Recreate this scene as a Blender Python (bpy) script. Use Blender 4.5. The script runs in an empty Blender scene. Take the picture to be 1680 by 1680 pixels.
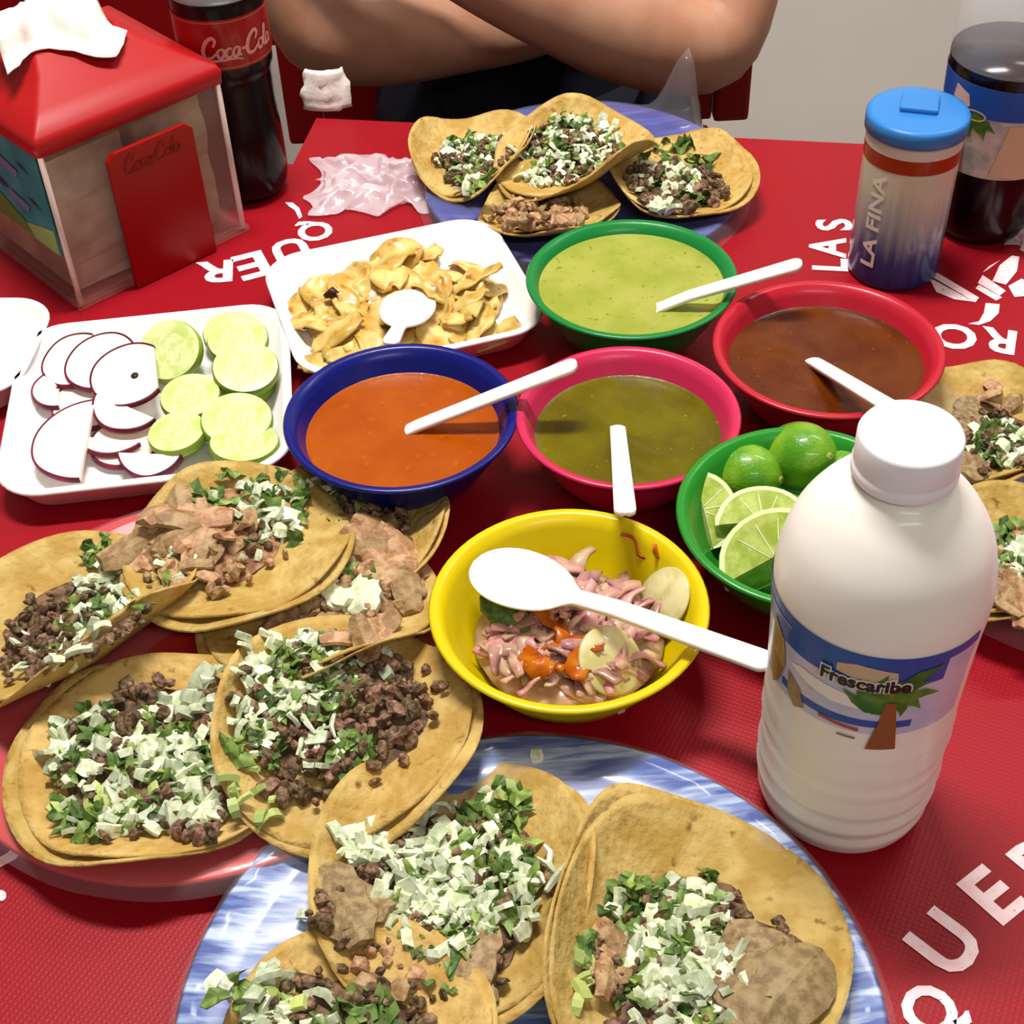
import bpy, bmesh, math, random
from mathutils import Vector, Matrix, Euler, noise
random.seed(11)
C = bpy.context.scene.collection
S = bpy.context.scene
PI = math.pi
TZ = 0.75                      # height of the table top

# ---------------------------------------------------------------- camera
PITCH, ROLL, FPX = math.radians(43), math.radians(2.5), 2400.0
EYE = Vector((0, 0, TZ + 0.6))
cF = Vector((0, math.cos(PITCH), -math.sin(PITCH)))
_r0 = Vector((1, 0, 0)); _u0 = Vector((0, math.sin(PITCH), math.cos(PITCH)))
cR = _r0 * math.cos(ROLL) - _u0 * math.sin(ROLL)
cU = _u0 * math.cos(ROLL) + _r0 * math.sin(ROLL)
cam = bpy.data.cameras.new('camera'); cam.sensor_width = 36; cam.lens = 36 * FPX / 1680
cam.clip_start = 0.02
co = bpy.data.objects.new('camera', cam); C.objects.link(co)
M = Matrix((cR, cU, -cF)).transposed().to_4x4(); M.translation = EYE
co.matrix_world = M
S.camera = co

# ---------------------------------------------------------------- world, exposure
w = bpy.data.worlds.new('world'); S.world = w; w.use_nodes = True
w.node_tree.nodes['Background'].inputs[0].default_value = (1.0, 0.955, 0.90, 1)
w.node_tree.nodes['Background'].inputs[1].default_value = 0.19
S.view_settings.view_transform = 'Standard'; S.view_settings.look = 'None'
S.view_settings.exposure = 0.30; S.view_settings.gamma = 1.0
S.view_settings.use_curve_mapping = False

# ceiling lamps (their housings are built with the room)
LAMPS = [('main', (-0.10, 0.98, 2.52), (0.60, 0.16), 36), ('second', (0.45, -0.95, 2.52), (1.1, 0.16), 11), ('wall_fill', (1.25, 1.55, 2.52), (1.1, 0.16), 12)]  # the last is an added, unseen lamp that brightens the back wall
for nm, loc, size, power in LAMPS:
    L = bpy.data.lights.new('tube_light', 'AREA'); L.shape = 'RECTANGLE'; L.size, L.size_y = size
    L.energy = power; L.color = (1.0, 0.97, 0.92)
    lo = bpy.data.objects.new('tube_light', L); C.objects.link(lo); lo.location = loc

# ---------------------------------------------------------------- helpers
def P(px, py, z=0.0):
    """point of the plane z above the table that is seen at pixel (px,py)"""
    d = cF + cR * ((px - 840) / FPX) - cU * ((py - 840) / FPX)
    return EYE + d * ((TZ + z - EYE.z) / d.z)
def PY(px, py, y):
    d = cF + cR * ((px - 840) / FPX) - cU * ((py - 840) / FPX)
    return EYE + d * (y / d.y)

def mesh(name, vs, fs, smooth=True):
    me = bpy.data.meshes.new(name); me.from_pydata([tuple(v) for v in vs], [], fs); me.validate()
    if smooth: me.polygons.foreach_set('use_smooth', [True] * len(me.polygons))
    me.update(); return me
def obj(name, me, m=None, parent=None, loc=None, rot=None, kind=None, label=None):
    o = bpy.data.objects.new(name, me); C.objects.link(o)
    if m is not None and me is not None and not len(me.materials): me.materials.append(m)
    if parent is not None: o.parent = parent
    if loc is not None: o.location = loc
    if rot is not None: o.rotation_euler = rot
    if kind: o['kind'] = kind
    if label: o['label'] = label
    return o
def tag(o, label, cat, group=None, kind=None):
    o['label'] = label; o['category'] = cat
    if group: o['group'] = group
    if kind: o['kind'] = kind
    return o
def thing(name, label, cat, loc=(0, 0, 0), rot=(0, 0, 0), group=None):
    o = bpy.data.objects.new(name, None); C.objects.link(o); o.empty_display_size = .02
    o.location = loc; o.rotation_euler = rot
    return tag(o, label, cat, group)
def structure(name, me, m):
    o = obj(name, me, m); o['kind'] = 'structure'; return o

def lathe(prof, n=48, cap0=False, cap1=False):
    vs, fs = [], []
    for r, z in prof:
        for i in range(n):
            a = 2 * PI * i / n; vs.append((r * math.cos(a), r * math.sin(a), z))
    for k in range(len(prof) - 1):
        for i in range(n):
            j = (i + 1) % n
            fs.append((k * n + i, k * n + j, (k + 1) * n + j, (k + 1) * n + i))
    if cap0: fs.append(tuple(range(n))[::-1])
    if cap1: fs.append(tuple((len(prof) - 1) * n + i for i in range(n)))
    return vs, fs
def loft(loops, closed0=True, closed1=True):
    n = len(loops[0]); vs = [p for L in loops for p in L]; fs = []
    for k in range(len(loops) - 1):
        for i in range(n):
            j = (i + 1) % n
            fs.append((k * n + i, k * n + j, (k + 1) * n + j, (k + 1) * n + i))
    if closed0: fs.append(tuple(range(n))[::-1])
    if closed1: fs.append(tuple((len(loops) - 1) * n + i for i in range(n)))
    return vs, fs
def box(x0, x1, y0, y1, z0, z1):
    vs = [(x, y, z) for z in (z0, z1) for y in (y0, y1) for x in (x0, x1)]
    return vs, [(0, 2, 3, 1), (4, 5, 7, 6), (0, 1, 5, 4), (2, 6, 7, 3), (0, 4, 6, 2), (1, 3, 7, 5)]
def bevel(me, w, seg=2):
    bm = bmesh.new(); bm.from_mesh(me)
    bmesh.ops.bevel(bm, geom=bm.edges[:], offset=w, segments=seg, affect='EDGES', profile=.6)
    bm.to_mesh(me); bm.free(); return me
def join(parts):
    vs, fs = [], []
    for v, f in parts:
        o = len(vs); vs += list(v); fs += [tuple(i + o for i in q) for q in f]
    return vs, fs
def prism(pts, z0, z1):
    n = len(pts); vs = [(x, y, z0) for x, y in pts] + [(x, y, z1) for x, y in pts]
    fs = [tuple(range(n))[::-1], tuple(range(n, 2 * n))] + [(i, (i + 1) % n, n + (i + 1) % n, n + i) for i in range(n)]
    return vs, fs
def tube(path, rad, n=10):
    path = [Vector(p) for p in path]; loops = []; up = Vector((0, 0, 1))
    if not isinstance(rad, (list, tuple)): rad = [rad] * len(path)
    for i, p in enumerate(path):
        d = (path[min(i + 1, len(path) - 1)] - path[max(i - 1, 0)]).normalized()
        s = d.cross(up)
        if s.length < 1e-4: s = Vector((1, 0, 0))
        s.normalize(); t = s.cross(d)
        loops.append([p + s * math.cos(2 * PI * k / n) * rad[i] + t * math.sin(2 * PI * k / n) * rad[i] for k in range(n)])
    return loft(loops)
def rrect(wx, wy, r, n=6, z=0.0):
    pts = []
    for cx, cy, a0 in ((wx - r, wy - r, 0), (r - wx, wy - r, 90), (r - wx, r - wy, 180), (wx - r, r - wy, 270)):
        for k in range(n + 1):
            a = math.radians(a0 + 90 * k / n); pts.append((cx + r * math.cos(a), cy + r * math.sin(a), z))
    return pts
def fbm(p, s=1.0, o=3):
    v, a, q = 0, 1, Vector(p) * s
    for _ in range(o): v += a * noise.noise(q); q = q * 2.03; a *= .5
    return v

# ---------------------------------------------------------------- materials
MATS = {}
def mat(name, col, rough=.5, col2=None, scale=60, spec=.32, coat=0, trans=0, alpha=1, bump=0, bscale=200, sss=0, lo=.4, hi=.6,
        col3=None, scale3=200, lo3=.6, hi3=.7, rnd=0.0, stretch=None, ior=1.45, sheen=0, metal=0):
    if name in MATS: return MATS[name]
    m = bpy.data.materials.new(name); m.use_nodes = True; nt = m.node_tree; N = nt.nodes; Lk = nt.links
    b = N['Principled BSDF']
    b.inputs['Base Color'].default_value = (*col, 1); b.inputs['Roughness'].default_value = rough
    b.inputs['Specular IOR Level'].default_value = spec; b.inputs['Coat Weight'].default_value = coat
    b.inputs['Coat Roughness'].default_value = .08
    b.inputs['Transmission Weight'].default_value = trans; b.inputs['Alpha'].default_value = alpha
    b.inputs['IOR'].default_value = ior; b.inputs['Metallic'].default_value = metal
    if sss:
        b.inputs['Subsurface Weight'].default_value = sss; b.inputs['Subsurface Radius'].default_value = (.006, .004, .002)
        b.inputs['Subsurface Scale'].default_value = .5
    tc = N.new('ShaderNodeTexCoord'); vec = tc.outputs['Object']
    if stretch:
        mp = N.new('ShaderNodeMapping'); mp.inputs['Scale'].default_value = stretch
        Lk.new(vec, mp.inputs['Vector']); vec = mp.outputs['Vector']
    cur = None
    def layer(cur, base, c2, sc, lo, hi):
        n = N.new('ShaderNodeTexNoise'); n.inputs['Scale'].default_value = sc; n.inputs['Detail'].default_value = 5
        Lk.new(vec, n.inputs['Vector'])
        r = N.new('ShaderNodeMapRange'); r.inputs['From Min'].default_value = lo; r.inputs['From Max'].default_value = hi
        Lk.new(n.outputs['Fac'], r.inputs['Value'])
        x = N.new('ShaderNodeMix'); x.data_type = 'RGBA'
        x.inputs['A'].default_value = (*base, 1); x.inputs['B'].default_value = (*c2, 1)
        if cur: Lk.new(cur, x.inputs['A'])
        Lk.new(r.outputs['Result'], x.inputs['Factor']); return x.outputs['Result']
    if col2: cur = layer(None, col, col2, scale, lo, hi)
    if col3: cur = layer(cur, col, col3, scale3, lo3, hi3)
    if rnd:
        oi = N.new('ShaderNodeObjectInfo'); h = N.new('ShaderNodeHueSaturation')
        r = N.new('ShaderNodeMapRange'); r.inputs['To Min'].default_value = 1 - rnd; r.inputs['To Max'].default_value = 1 + rnd
        Lk.new(oi.outputs['Random'], r.inputs['Value']); Lk.new(r.outputs['Result'], h.inputs['Value'])
        r2 = N.new('ShaderNodeMapRange'); r2.inputs['To Min'].default_value = .5 + rnd * .05; r2.inputs['To Max'].default_value = .5 - rnd * .05
        Lk.new(oi.outputs['Random'], r2.inputs['Value']); Lk.new(r2.outputs['Result'], h.inputs['Hue'])
        h.inputs['Color'].default_value = (*col, 1)
        if cur: Lk.new(cur, h.inputs['Color'])
        cur = h.outputs['Color']
    if cur: Lk.new(cur, b.inputs['Base Color'])
    if bump:
        n = N.new('ShaderNodeTexNoise'); n.inputs['Scale'].default_value = bscale; n.inputs['Detail'].default_value = 4
        Lk.new(vec, n.inputs['Vector'])
        bp = N.new('ShaderNodeBump'); bp.inputs['Strength'].default_value = bump; bp.inputs['Distance'].default_value = .002
        Lk.new(n.outputs['Fac'], bp.inputs['Height']); Lk.new(bp.outputs['Normal'], b.inputs['Normal'])
    MATS[name] = m; return m
def srgb(r, g, b):
    f = lambda c: (c / 255 / 12.92) if c <= 10 else ((c / 255 + .055) / 1.055) ** 2.4
    sat = (max(r, g, b) - min(r, g, b)) / max(r, g, b, 1); k = 1 - .36 * min(1, max(0, sat - .08) * 1.7)   # albedo under this light level
    return (f(r) * k, f(g) * k, f(b) * k)

def weave_mat():
    m = mat('red_woven_vinyl', srgb(196, 14, 32), .45, spec=.22)
    nt = m.node_tree; N = nt.nodes; Lk = nt.links; b = N['Principled BSDF']
    tc = N.new('ShaderNodeTexCoord'); mp = N.new('ShaderNodeMapping'); mp.inputs['Rotation'].default_value = (0, 0, math.radians(28))
    Lk.new(tc.outputs['Object'], mp.inputs['Vector'])
    outs = []
    for d in ('X', 'Y'):
        wv = N.new('ShaderNodeTexWave'); wv.wave_type = 'BANDS'; wv.bands_direction = d
        wv.inputs['Scale'].default_value = 120; wv.inputs['Distortion'].default_value = .6; wv.inputs['Detail Scale'].default_value = .5
        Lk.new(mp.outputs['Vector'], wv.inputs['Vector']); outs.append(wv.outputs['Fac'])
    mu = N.new('ShaderNodeMath'); mu.operation = 'MULTIPLY'; Lk.new(outs[0], mu.inputs[0]); Lk.new(outs[1], mu.inputs[1])
    bp = N.new('ShaderNodeBump'); bp.inputs['Strength'].default_value = .16; bp.inputs['Distance'].default_value = .0006
    Lk.new(mu.outputs[0], bp.inputs['Height']); Lk.new(bp.outputs['Normal'], b.inputs['Normal'])
    ns = N.new('ShaderNodeTexNoise'); ns.inputs['Scale'].default_value = 5
    Lk.new(tc.outputs['Object'], ns.inputs['Vector'])
    x = N.new('ShaderNodeMix'); x.data_type = 'RGBA'; x.inputs['A'].default_value = (*srgb(168, 8, 26), 1); x.inputs['B'].default_value = (*srgb(186, 20, 38), 1)
    Lk.new(ns.outputs['Fac'], x.inputs['Factor'])
    y = N.new('ShaderNodeMix'); y.data_type = 'RGBA'; y.inputs['B'].default_value = (*srgb(208, 52, 72), 1)
    mr = N.new('ShaderNodeMapRange'); mr.inputs['From Min'].default_value = .55; mr.inputs['To Max'].default_value = .32
    Lk.new(mu.outputs[0], mr.inputs['Value']); Lk.new(mr.outputs['Result'], y.inputs['Factor'])
    Lk.new(x.outputs['Result'], y.inputs['A']); Lk.new(y.outputs['Result'], b.inputs['Base Color'])
    return m
CLOTH = weave_mat()
WHITEPRINT = mat('white_print', srgb(252, 226, 228), .5, col2=srgb(255, 214, 218), scale=120, col3=srgb(215, 60, 80), scale3=420, lo3=.66, hi3=.72)
WHITE = mat('white_plastic', srgb(236, 230, 222), .35, sss=.0)
FOAM = mat('white_foam', srgb(248, 244, 243), .55, bump=.08, bscale=900)
TORT = mat('corn_tortilla', srgb(222, 190, 116), .75, col2=srgb(206, 166, 84), scale=55, col3=srgb(150, 96, 40), scale3=130, lo3=.63, hi3=.76, bump=.8, bscale=210, sss=.0, rnd=.08, spec=.25)
ONION = mat('white_onion', srgb(198, 210, 166), .4, rnd=.28, col2=srgb(226, 232, 204), scale=300, spec=.5)
ONION2 = mat('green_onion_bit', srgb(190, 208, 120), .4, rnd=.25, spec=.5)
CILA = mat('cilantro_leaf', srgb(96, 128, 54), .5, rnd=.5, col2=srgb(138, 168, 84), scale=220, spec=.4)
BEEF = mat('chopped_beef', srgb(152, 122, 92), .5, rnd=.45, col2=srgb(96, 70, 50), scale=260, bump=.6, bscale=500)
PORK = mat('roast_pork', srgb(204, 168, 124), .5, rnd=.22, col2=srgb(170, 126, 86), scale=160, bump=.5, bscale=400)
TONGUE = mat('grey_brown_meat', srgb(176, 152, 108), .5, rnd=.12, col2=srgb(142, 116, 78), scale=200, bump=.5, bscale=380)
FILM = mat('clear_film', srgb(238, 236, 246), .12, alpha=.07, spec=.8)
FILM2 = mat('crumpled_film', srgb(244, 236, 240), .2, alpha=.50, spec=.8, col2=srgb(236, 218, 226), scale=40)
NAPKIN = mat('paper_napkin', srgb(240, 234, 226), .85, bump=.3, bscale=150)

# text and strokes as flat print
_tc = {}
def text_mesh(s, offset=.0, shear=0, spacing=1.0):
    k = (s, offset, shear, spacing)
    if k not in _tc:
        cu = bpy.data.curves.new('t', 'FONT'); cu.body = s; cu.size = 1; cu.offset = offset; cu.shear = shear
        cu.align_x = 'CENTER'; cu.space_character = spacing; cu.resolution_u = 3
        o = bpy.data.objects.new('t', cu); C.objects.link(o)
        dg = bpy.context.evaluated_depsgraph_get()
        me = bpy.data.meshes.new_from_object(o.evaluated_get(dg))
        _tc[k] = ([v.co.copy() for v in me.vertices], [tuple(p.vertices) for p in me.polygons])
        bpy.data.objects.remove(o); bpy.data.curves.remove(cu); bpy.data.meshes.remove(me)
    return _tc[k]
def ribbon(pts, wd, n=None):
    """flat stroke in the xy plane through pts, wd = width or list of widths"""
    pts = [Vector((p[0], p[1], 0)) for p in pts]
    if n:
        out = []
        for i in range(len(pts) - 1):
            p0 = pts[max(i - 1, 0)]; p1 = pts[i]; p2 = pts[i + 1]; p3 = pts[min(i + 2, len(pts) - 1)]
            for k in range(n):
                t = k / n
                out.append(.5 * ((2 * p1) + (p2 - p0) * t + (2 * p0 - 5 * p1 + 4 * p2 - p3) * t * t + (3 * p1 - p0 - 3 * p2 + p3) * t ** 3))
        out.append(pts[-1]); pts = out
    m = len(pts); vs = []; fs = []
    for i, p in enumerate(pts):
        d = (pts[min(i + 1, m - 1)] - pts[max(i - 1, 0)]).normalized(); s = Vector((-d.y, d.x, 0))
        ww = wd if not isinstance(wd, (list, tuple)) else wd[0] + (wd[1] - wd[0]) * math.sin(PI * i / (m - 1))
        vs += [p + s * ww / 2, p - s * ww / 2]
    for i in range(m - 1): fs.append((2 * i, 2 * i + 1, 2 * i + 3, 2 * i + 2))
    return vs, fs
def subdiv_x(vf, step):
    """cut flat print into narrow columns so that it can be wrapped round a bottle"""
    bm = bmesh.new(); bv = [bm.verts.new(v) for v in vf[0]]
    for f in vf[1]:
        try: bm.faces.new([bv[i] for i in f])
        except ValueError: pass
    xs = [v.co.x for v in bm.verts]
    if not xs: return vf
    k = math.floor(min(xs) / step) + 1
    while k * step < max(xs):
        bmesh.ops.bisect_plane(bm, geom=bm.verts[:] + bm.edges[:] + bm.faces[:], plane_co=(k * step, 0, 0), plane_no=(1, 0, 0)); k += 1
    bm.verts.index_update()
    r = ([v.co.copy() for v in bm.verts], [tuple(v.index for v in f.verts) for f in bm.faces]); bm.free(); return r
def wrap(vf, radius, ang0, z0, lift=.0004):
    vs, fs = subdiv_x(vf, .004)
    out = []
    for v in vs:
        z = z0 + v.y; r = (radius(z) if callable(radius) else radius) + lift
        a = ang0 + v.x / r
        out.append((r * math.cos(a), r * math.sin(a), z))
    return out, fs
def sc2(vf, s, dx=0, dy=0, sy=None):
    sy = s if sy is None else sy
    return [Vector((v[0] * s + dx, v[1] * sy + dy, 0)) for v in vf[0]], vf[1]

# ================================================================= THE ROOM
FLOOR = mat('floor_tile', srgb(150, 140, 128), .5, col2=srgb(132, 122, 110), scale=3)
WALL = mat('painted_wall', srgb(238, 230, 224), .7, col2=srgb(230, 222, 216), scale=2, bump=.05, bscale=80)
structure('floor', mesh('floor', *box(-3, 3, -2.6, 2.35, -.05, 0), smooth=False), FLOOR)
structure('wall_back', mesh('wall_back', *box(-3, 3, 2.35, 2.45, -.05, 2.7), smooth=False), WALL)
structure('ceiling', mesh('ceiling', *box(-3, 3, -2.6, 2.35, 2.62, 2.7), smooth=False), WALL)
LAMPM = mat('lamp_housing', srgb(235, 235, 232), .4)
TUBE = mat('lamp_tube', (1, .97, .92), .4)
TUBE.node_tree.nodes['Principled BSDF'].inputs['Emission Color'].default_value = (1, .97, .92, 1)
TUBE.node_tree.nodes['Principled BSDF'].inputs['Emission Strength'].default_value = 2.0
for (nm, loc, size, power), lab in zip(LAMPS, ('white fluorescent ceiling lamp above the back of the red table', 'white fluorescent ceiling lamp behind the near side of the table', 'added white fluorescent ceiling lamp that brightens the pale back wall')):
    t = thing('ceiling_lamp', lab, 'lamp', (loc[0], loc[1], 2.62), group='ceiling lamps')
    hx = size[0] / 2 + .05
    obj('housing', bevel(mesh('housing', *box(-hx, hx, -.11, .11, -.05, -.001), smooth=False), .01), LAMPM, t)
    for yy in (-.05, .05):
        obj('lamp_tube', mesh('lamp_tube', *tube([(-hx + .04, yy, -.072), (hx - .04, yy, -.072)], .013, 12)), TUBE, t)

# ================================================================= TABLES AND CLOTH
def line_y(x): return 1.056 - .187 * (x - .298)
edge_main = [(-.152, line_y(-.152)), (.95, line_y(.95)), (.95, .10), (-.152, .10)]
edge_side = [(-1.0, 1.215), (-.168, 1.062), (-.156, .10), (-1.0, .10)]
TABLEM = mat('table_plastic', srgb(150, 20, 26), .5)
for pts, lab in ((edge_main, 'red topped table that carries the salsa bowls and the far blue plate'), (edge_side, 'red topped table under the napkin box and foam tray of radishes')):
    cx = sum(p[0] for p in pts) / 4; cy = sum(p[1] for p in pts) / 4
    t = thing('table', lab, 'table', (cx, cy, 0))
    loc = [((x - cx) * .985, (y - cy) * .985) for x, y in pts]
    obj('table_top', mesh('table_top', *prism(loc[::-1], TZ - .035, TZ - .0035), smooth=False), TABLEM, t)
    for x, y in loc:
        x *= .86; y *= .86
        obj('leg', mesh('leg', *tube([(x, y, 0), (x, y, TZ - .034)], .018, 12)), mat('table_leg_metal', (.3, .3, .3), .4, metal=.8), t)
outline = [(-1.006, 1.224), (-.166, 1.07), (-.152, line_y(-.152) + .006), (.956, line_y(.95) + .006), (.956, .094), (-1.006, .094)]
vs, fs = [], []
n = len(outline)
ccw = outline[::-1]
vs = [(x, y, 0) for x, y in ccw] + [(x, y, -.11) for x, y in ccw] + [(x, y, -.003) for x, y in ccw]
ctr = Vector((0, .6, 0))
for i in range(n):      # inner skirt, a cloth thickness inside
    x, y, _ = vs[i]; d = Vector((x, y, 0)) - ctr; d = d * (1 - .003 / d.length) + ctr
    vs.append((d.x, d.y, -.11)); vs[2 * n + i] = (d.x, d.y, -.003)
fs = [tuple(range(n))]
for i in range(n):
    j = (i + 1) % n
    fs += [(i, n + i, n + j, j), (n + i, 3 * n + i, 3 * n + j, n + j), (3 * n + i, 2 * n + i, 2 * n + j, 3 * n + j)]
fs.append(tuple(range(2 * n, 3 * n))[::-1])
cloth = obj('tablecloth', mesh('tablecloth', vs, fs, smooth=False), CLOTH, loc=(0, 0, TZ))
tag(cloth, 'red woven vinyl tablecloth printed with white lettering, under all the dishes', 'tablecloth')
def on_cloth(name, vf):
    return obj(name, mesh(name, [(v[0], v[1], .0005) for v in vf[0]], vf[1], smooth=False), WHITEPRINT, cloth)
def letter(ch, base, top, wide=1.0, off=.03):
    B = P(*base); T = P(*top); up = T - B; h = up.length; up.normalize(); rt = Vector((up.y, -up.x, 0))
    v, f = text_mesh(ch, off)
    y0 = min(q.y for q in v); y1 = max(q.y for q in v); x0 = (min(q.x for q in v) + max(q.x for q in v)) / 2
    k = h / (y1 - y0)
    on_cloth('printed_letter', ([B + rt * ((q.x - x0) * k * wide) + up * ((q.y - y0) * k) for q in v], f))
for a in (('R', (352, 429), (350, 465), 1.15), ('E', (403, 417), (424, 456), 1.1), ('U', (468, 394), (486, 428)), ('Q', (508, 361), (524, 395), .95),
          ('S', (1398, 369), (1338, 370)), ('A', (1388, 408), (1327, 404)), ('L', (1391, 436), (1332, 433)), ('R', (1640, 540), (1634, 579)), ('O', (1568, 533), (1562, 573)),
          ('Q', (1578, 1698), (1486, 1630), .95), ('U', (1596, 1582), (1506, 1514)), ('E', (1668, 1502), (1590, 1434), 1.1), ('R', (1752, 1446), (1674, 1382)),
          ('O', (-26, 1425), (16, 1345))):
    letter(*a)
def cloth_poly(px): 
    q = [P(*p) for p in px]
    if sum(q[i].x * q[(i + 1) % len(q)].y - q[(i + 1) % len(q)].x * q[i].y for i in range(len(q))) < 0: q.reverse()
    on_cloth('printed_motif', (q, [tuple(range(len(q)))]))
cloth_poly([(1527, 442), (1606, 489), (1600, 497), (1524, 452)])
cloth_poly([(1524, 456), (1598, 496), (1566, 492), (1536, 480)])
cloth_poly([(1604, 465), (1612, 452), (1650, 478), (1640, 486)]); cloth_poly([(1600, 474), (1606, 468), (1644, 489), (1634, 494)])
cloth_poly([(1628, 462), (1640, 436), (1660, 420), (1672, 422), (1668, 446), (1650, 468)])
cloth_poly([(1654, 470), (1676, 458), (1700, 470), (1690, 486), (1664, 488)])
cloth_poly([(1612, 448), (1622, 438), (1640, 428), (1622, 442)])
cloth_poly([(1588, 532), (1606, 528), (1614, 514), (1617, 498), (1640, 500), (1638, 515), (1624, 528), (1606, 534)])
cloth_poly([(468, 333), (480, 333), (491, 342), (496, 356), (491, 360), (484, 346), (474, 339)])
cloth_poly([(2 + 9 * math.cos(k * PI / 6), 1470 + 9 * math.sin(k * PI / 6)) for k in range(12)])

# ================================================================= CHAIRS
CHAIR = mat('red_chair_plastic', srgb(150, 10, 16), .4)
def chair(label, loc, rz):
    t = thing('plastic_chair', label, 'chair', loc, (0, 0, rz), 'red plastic chairs')
    obj('seat', bevel(mesh('seat', *box(-.24, .24, -.24, .22, .415, .44), smooth=False), .01), CHAIR, t)
    obj('back_frame', bevel(mesh('back_frame', *join([box(-.29, -.245, .215, .25, .44, .86), box(.245, .29, .215, .25, .44, .86), box(-.2449, .2449, .218, .248, .80, .858)]), smooth=False), .006), CHAIR, t)
    for k in range(5):
        x = -.196 + k * .098
        obj('back_slat', bevel(mesh('back_slat', *box(x - .0475, x + .0475, .222, .244, .441, .80), smooth=False), .004), CHAIR, t)
    for s in (-1, 1):
        for y in (-.2, .21):
            obj('leg', mesh('leg', *loft([rrect(.02, .02, .006, 2, 0), rrect(.03, .03, .008, 2, .414)])), CHAIR, t, loc=(s * .215, y, 0))
    return t
chair('red plastic chair the person with crossed arms sits on', (.035, 1.46, 0), 0.02)
chair('empty red plastic chair partly hidden behind the napkin box', (-.57, 1.72, 0), .06)

# ================================================================= PERSON
SKIN = mat('skin', srgb(204, 152, 122), .5, col2=srgb(194, 138, 108), scale=18, sss=.0, bump=.06, bscale=300)
SHIRT = mat('navy_shirt', srgb(14, 17, 34), .85, bump=.2, bscale=400)
JEANS = mat('dark_jeans', srgb(20, 22, 36), .9, bump=.2, bscale=500)
HAIR = mat('dark_hair', srgb(22, 16, 12), .6)
def skin_mesh(nodes, edges, sub=2):
    """nodes: name -> (pos, radius); a smooth tapering surface grown over connected joints"""
    names = list(nodes); me = bpy.data.meshes.new('s')
    me.from_pydata([nodes[k][0] for k in names], [(names.index(a), names.index(b)) for a, b in edges], [])
    o = bpy.data.objects.new('s', me); C.objects.link(o)
    sk = o.modifiers.new('sk', 'SKIN'); sk.use_smooth_shade = True
    for i, k in enumerate(names):
        r = nodes[k][1]; r = r if isinstance(r, tuple) else (r, r)
        me.skin_vertices[0].data[i].radius = r; me.skin_vertices[0].data[i].use_root = (i == 0)
    sb = o.modifiers.new('sb', 'SUBSURF'); sb.levels = sub; sb.render_levels = sub
    dg = bpy.context.evaluated_depsgraph_get()
    out = bpy.data.meshes.new_from_object(o.evaluated_get(dg)); bpy.data.objects.remove(o)
    out.polygons.foreach_set('use_smooth', [True] * len(out.polygons)); return out
pc = Vector((.045, 1.46, 0))
eR = PY(1182, 98, 1.262); eL = PY(512, 62, 1.285)     # elbows
wR = PY(700, -82, 1.245); wL = PY(880, 30, 1.37)      # wrists: this arm lies in front, the other behind
def rel(p): return tuple(Vector(p) - pc)
nodes = {'pelvis': (rel((.045, 1.47, .52)), (.15, .11)), 'waist': (rel((.045, 1.475, .72)), (.14, .10)), 'chest': (rel((.045, 1.48, .98)), (.15, .10)),
         'collar': (rel((.045, 1.48, 1.13)), (.09, .07)), 'neck': (rel((.045, 1.475, 1.21)), .056), 'jaw': (rel((.045, 1.455, 1.29)), (.062, .07)), 'face': (rel((.045, 1.455, 1.36)), (.074, .088)), 'crown': (rel((.045, 1.465, 1.43)), (.06, .07)),
         'nose': (rel((.045, 1.355, 1.34)), .012)}
edges = [('pelvis', 'waist'), ('waist', 'chest'), ('chest', 'collar'), ('collar', 'neck'), ('neck', 'jaw'), ('jaw', 'face'), ('face', 'crown'), ('face', 'nose')]
for s, e, wv, k in ((1, eR, wR, 'r'), (-1, eL, wL, 'l')):
    sh = Vector((.045 + s * .18, 1.47, 1.08)); md = sh.lerp(e, .55) + Vector((s * .012, 0, 0)); f1 = e.lerp(wv, .30); f2 = e.lerp(wv, .68)
    nodes['sh' + k] = (rel(sh), .062); nodes['ua' + k] = (rel(md), .058); nodes['el' + k] = (rel(e), .058)
    nodes['fa' + k] = (rel(f1), .059); nodes['fb' + k] = (rel(f2), .046); nodes['wr' + k] = (rel(wv), (.033, .026))
    hd = (wv - e).normalized(); pm = wv + hd * .05; nodes['pm' + k] = (rel(pm), (.036, .016))
    edges += [('collar', 'sh' + k), ('sh' + k, 'ua' + k), ('ua' + k, 'el' + k), ('el' + k, 'fa' + k), ('fa' + k, 'fb' + k), ('fb' + k, 'wr' + k), ('wr' + k, 'pm' + k)]
    side = hd.cross(Vector((0, 1, 0))).normalized()
    for q, (off, ln) in enumerate(((-.027, .058), (-.009, .07), (.009, .066), (.026, .05))):
        b0 = pm + hd * .03 + side * off; b1 = b0 + hd * ln * .55 + Vector((0, .012, 0)); b2 = b1 + hd * ln * .4 + Vector((0, .026, 0))
        for z, b, rr in (('a', b0, .009), ('b', b1, .0085), ('c', b2, .0075)): nodes['f%d%s%s' % (q, z, k)] = (rel(b), rr)
        edges += [('pm' + k, 'f%da%s' % (q, k)), ('f%da%s' % (q, k), 'f%db%s' % (q, k)), ('f%db%s' % (q, k), 'f%dc%s' % (q, k))]
    t0 = wv + hd * .025 - side * .034; t1 = t0 + hd * .035 - side * .016
    nodes['ta' + k] = (rel(t0), .011); nodes['tb' + k] = (rel(t1), .009); edges += [('wr' + k, 'ta' + k), ('ta' + k, 'tb' + k)]
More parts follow.
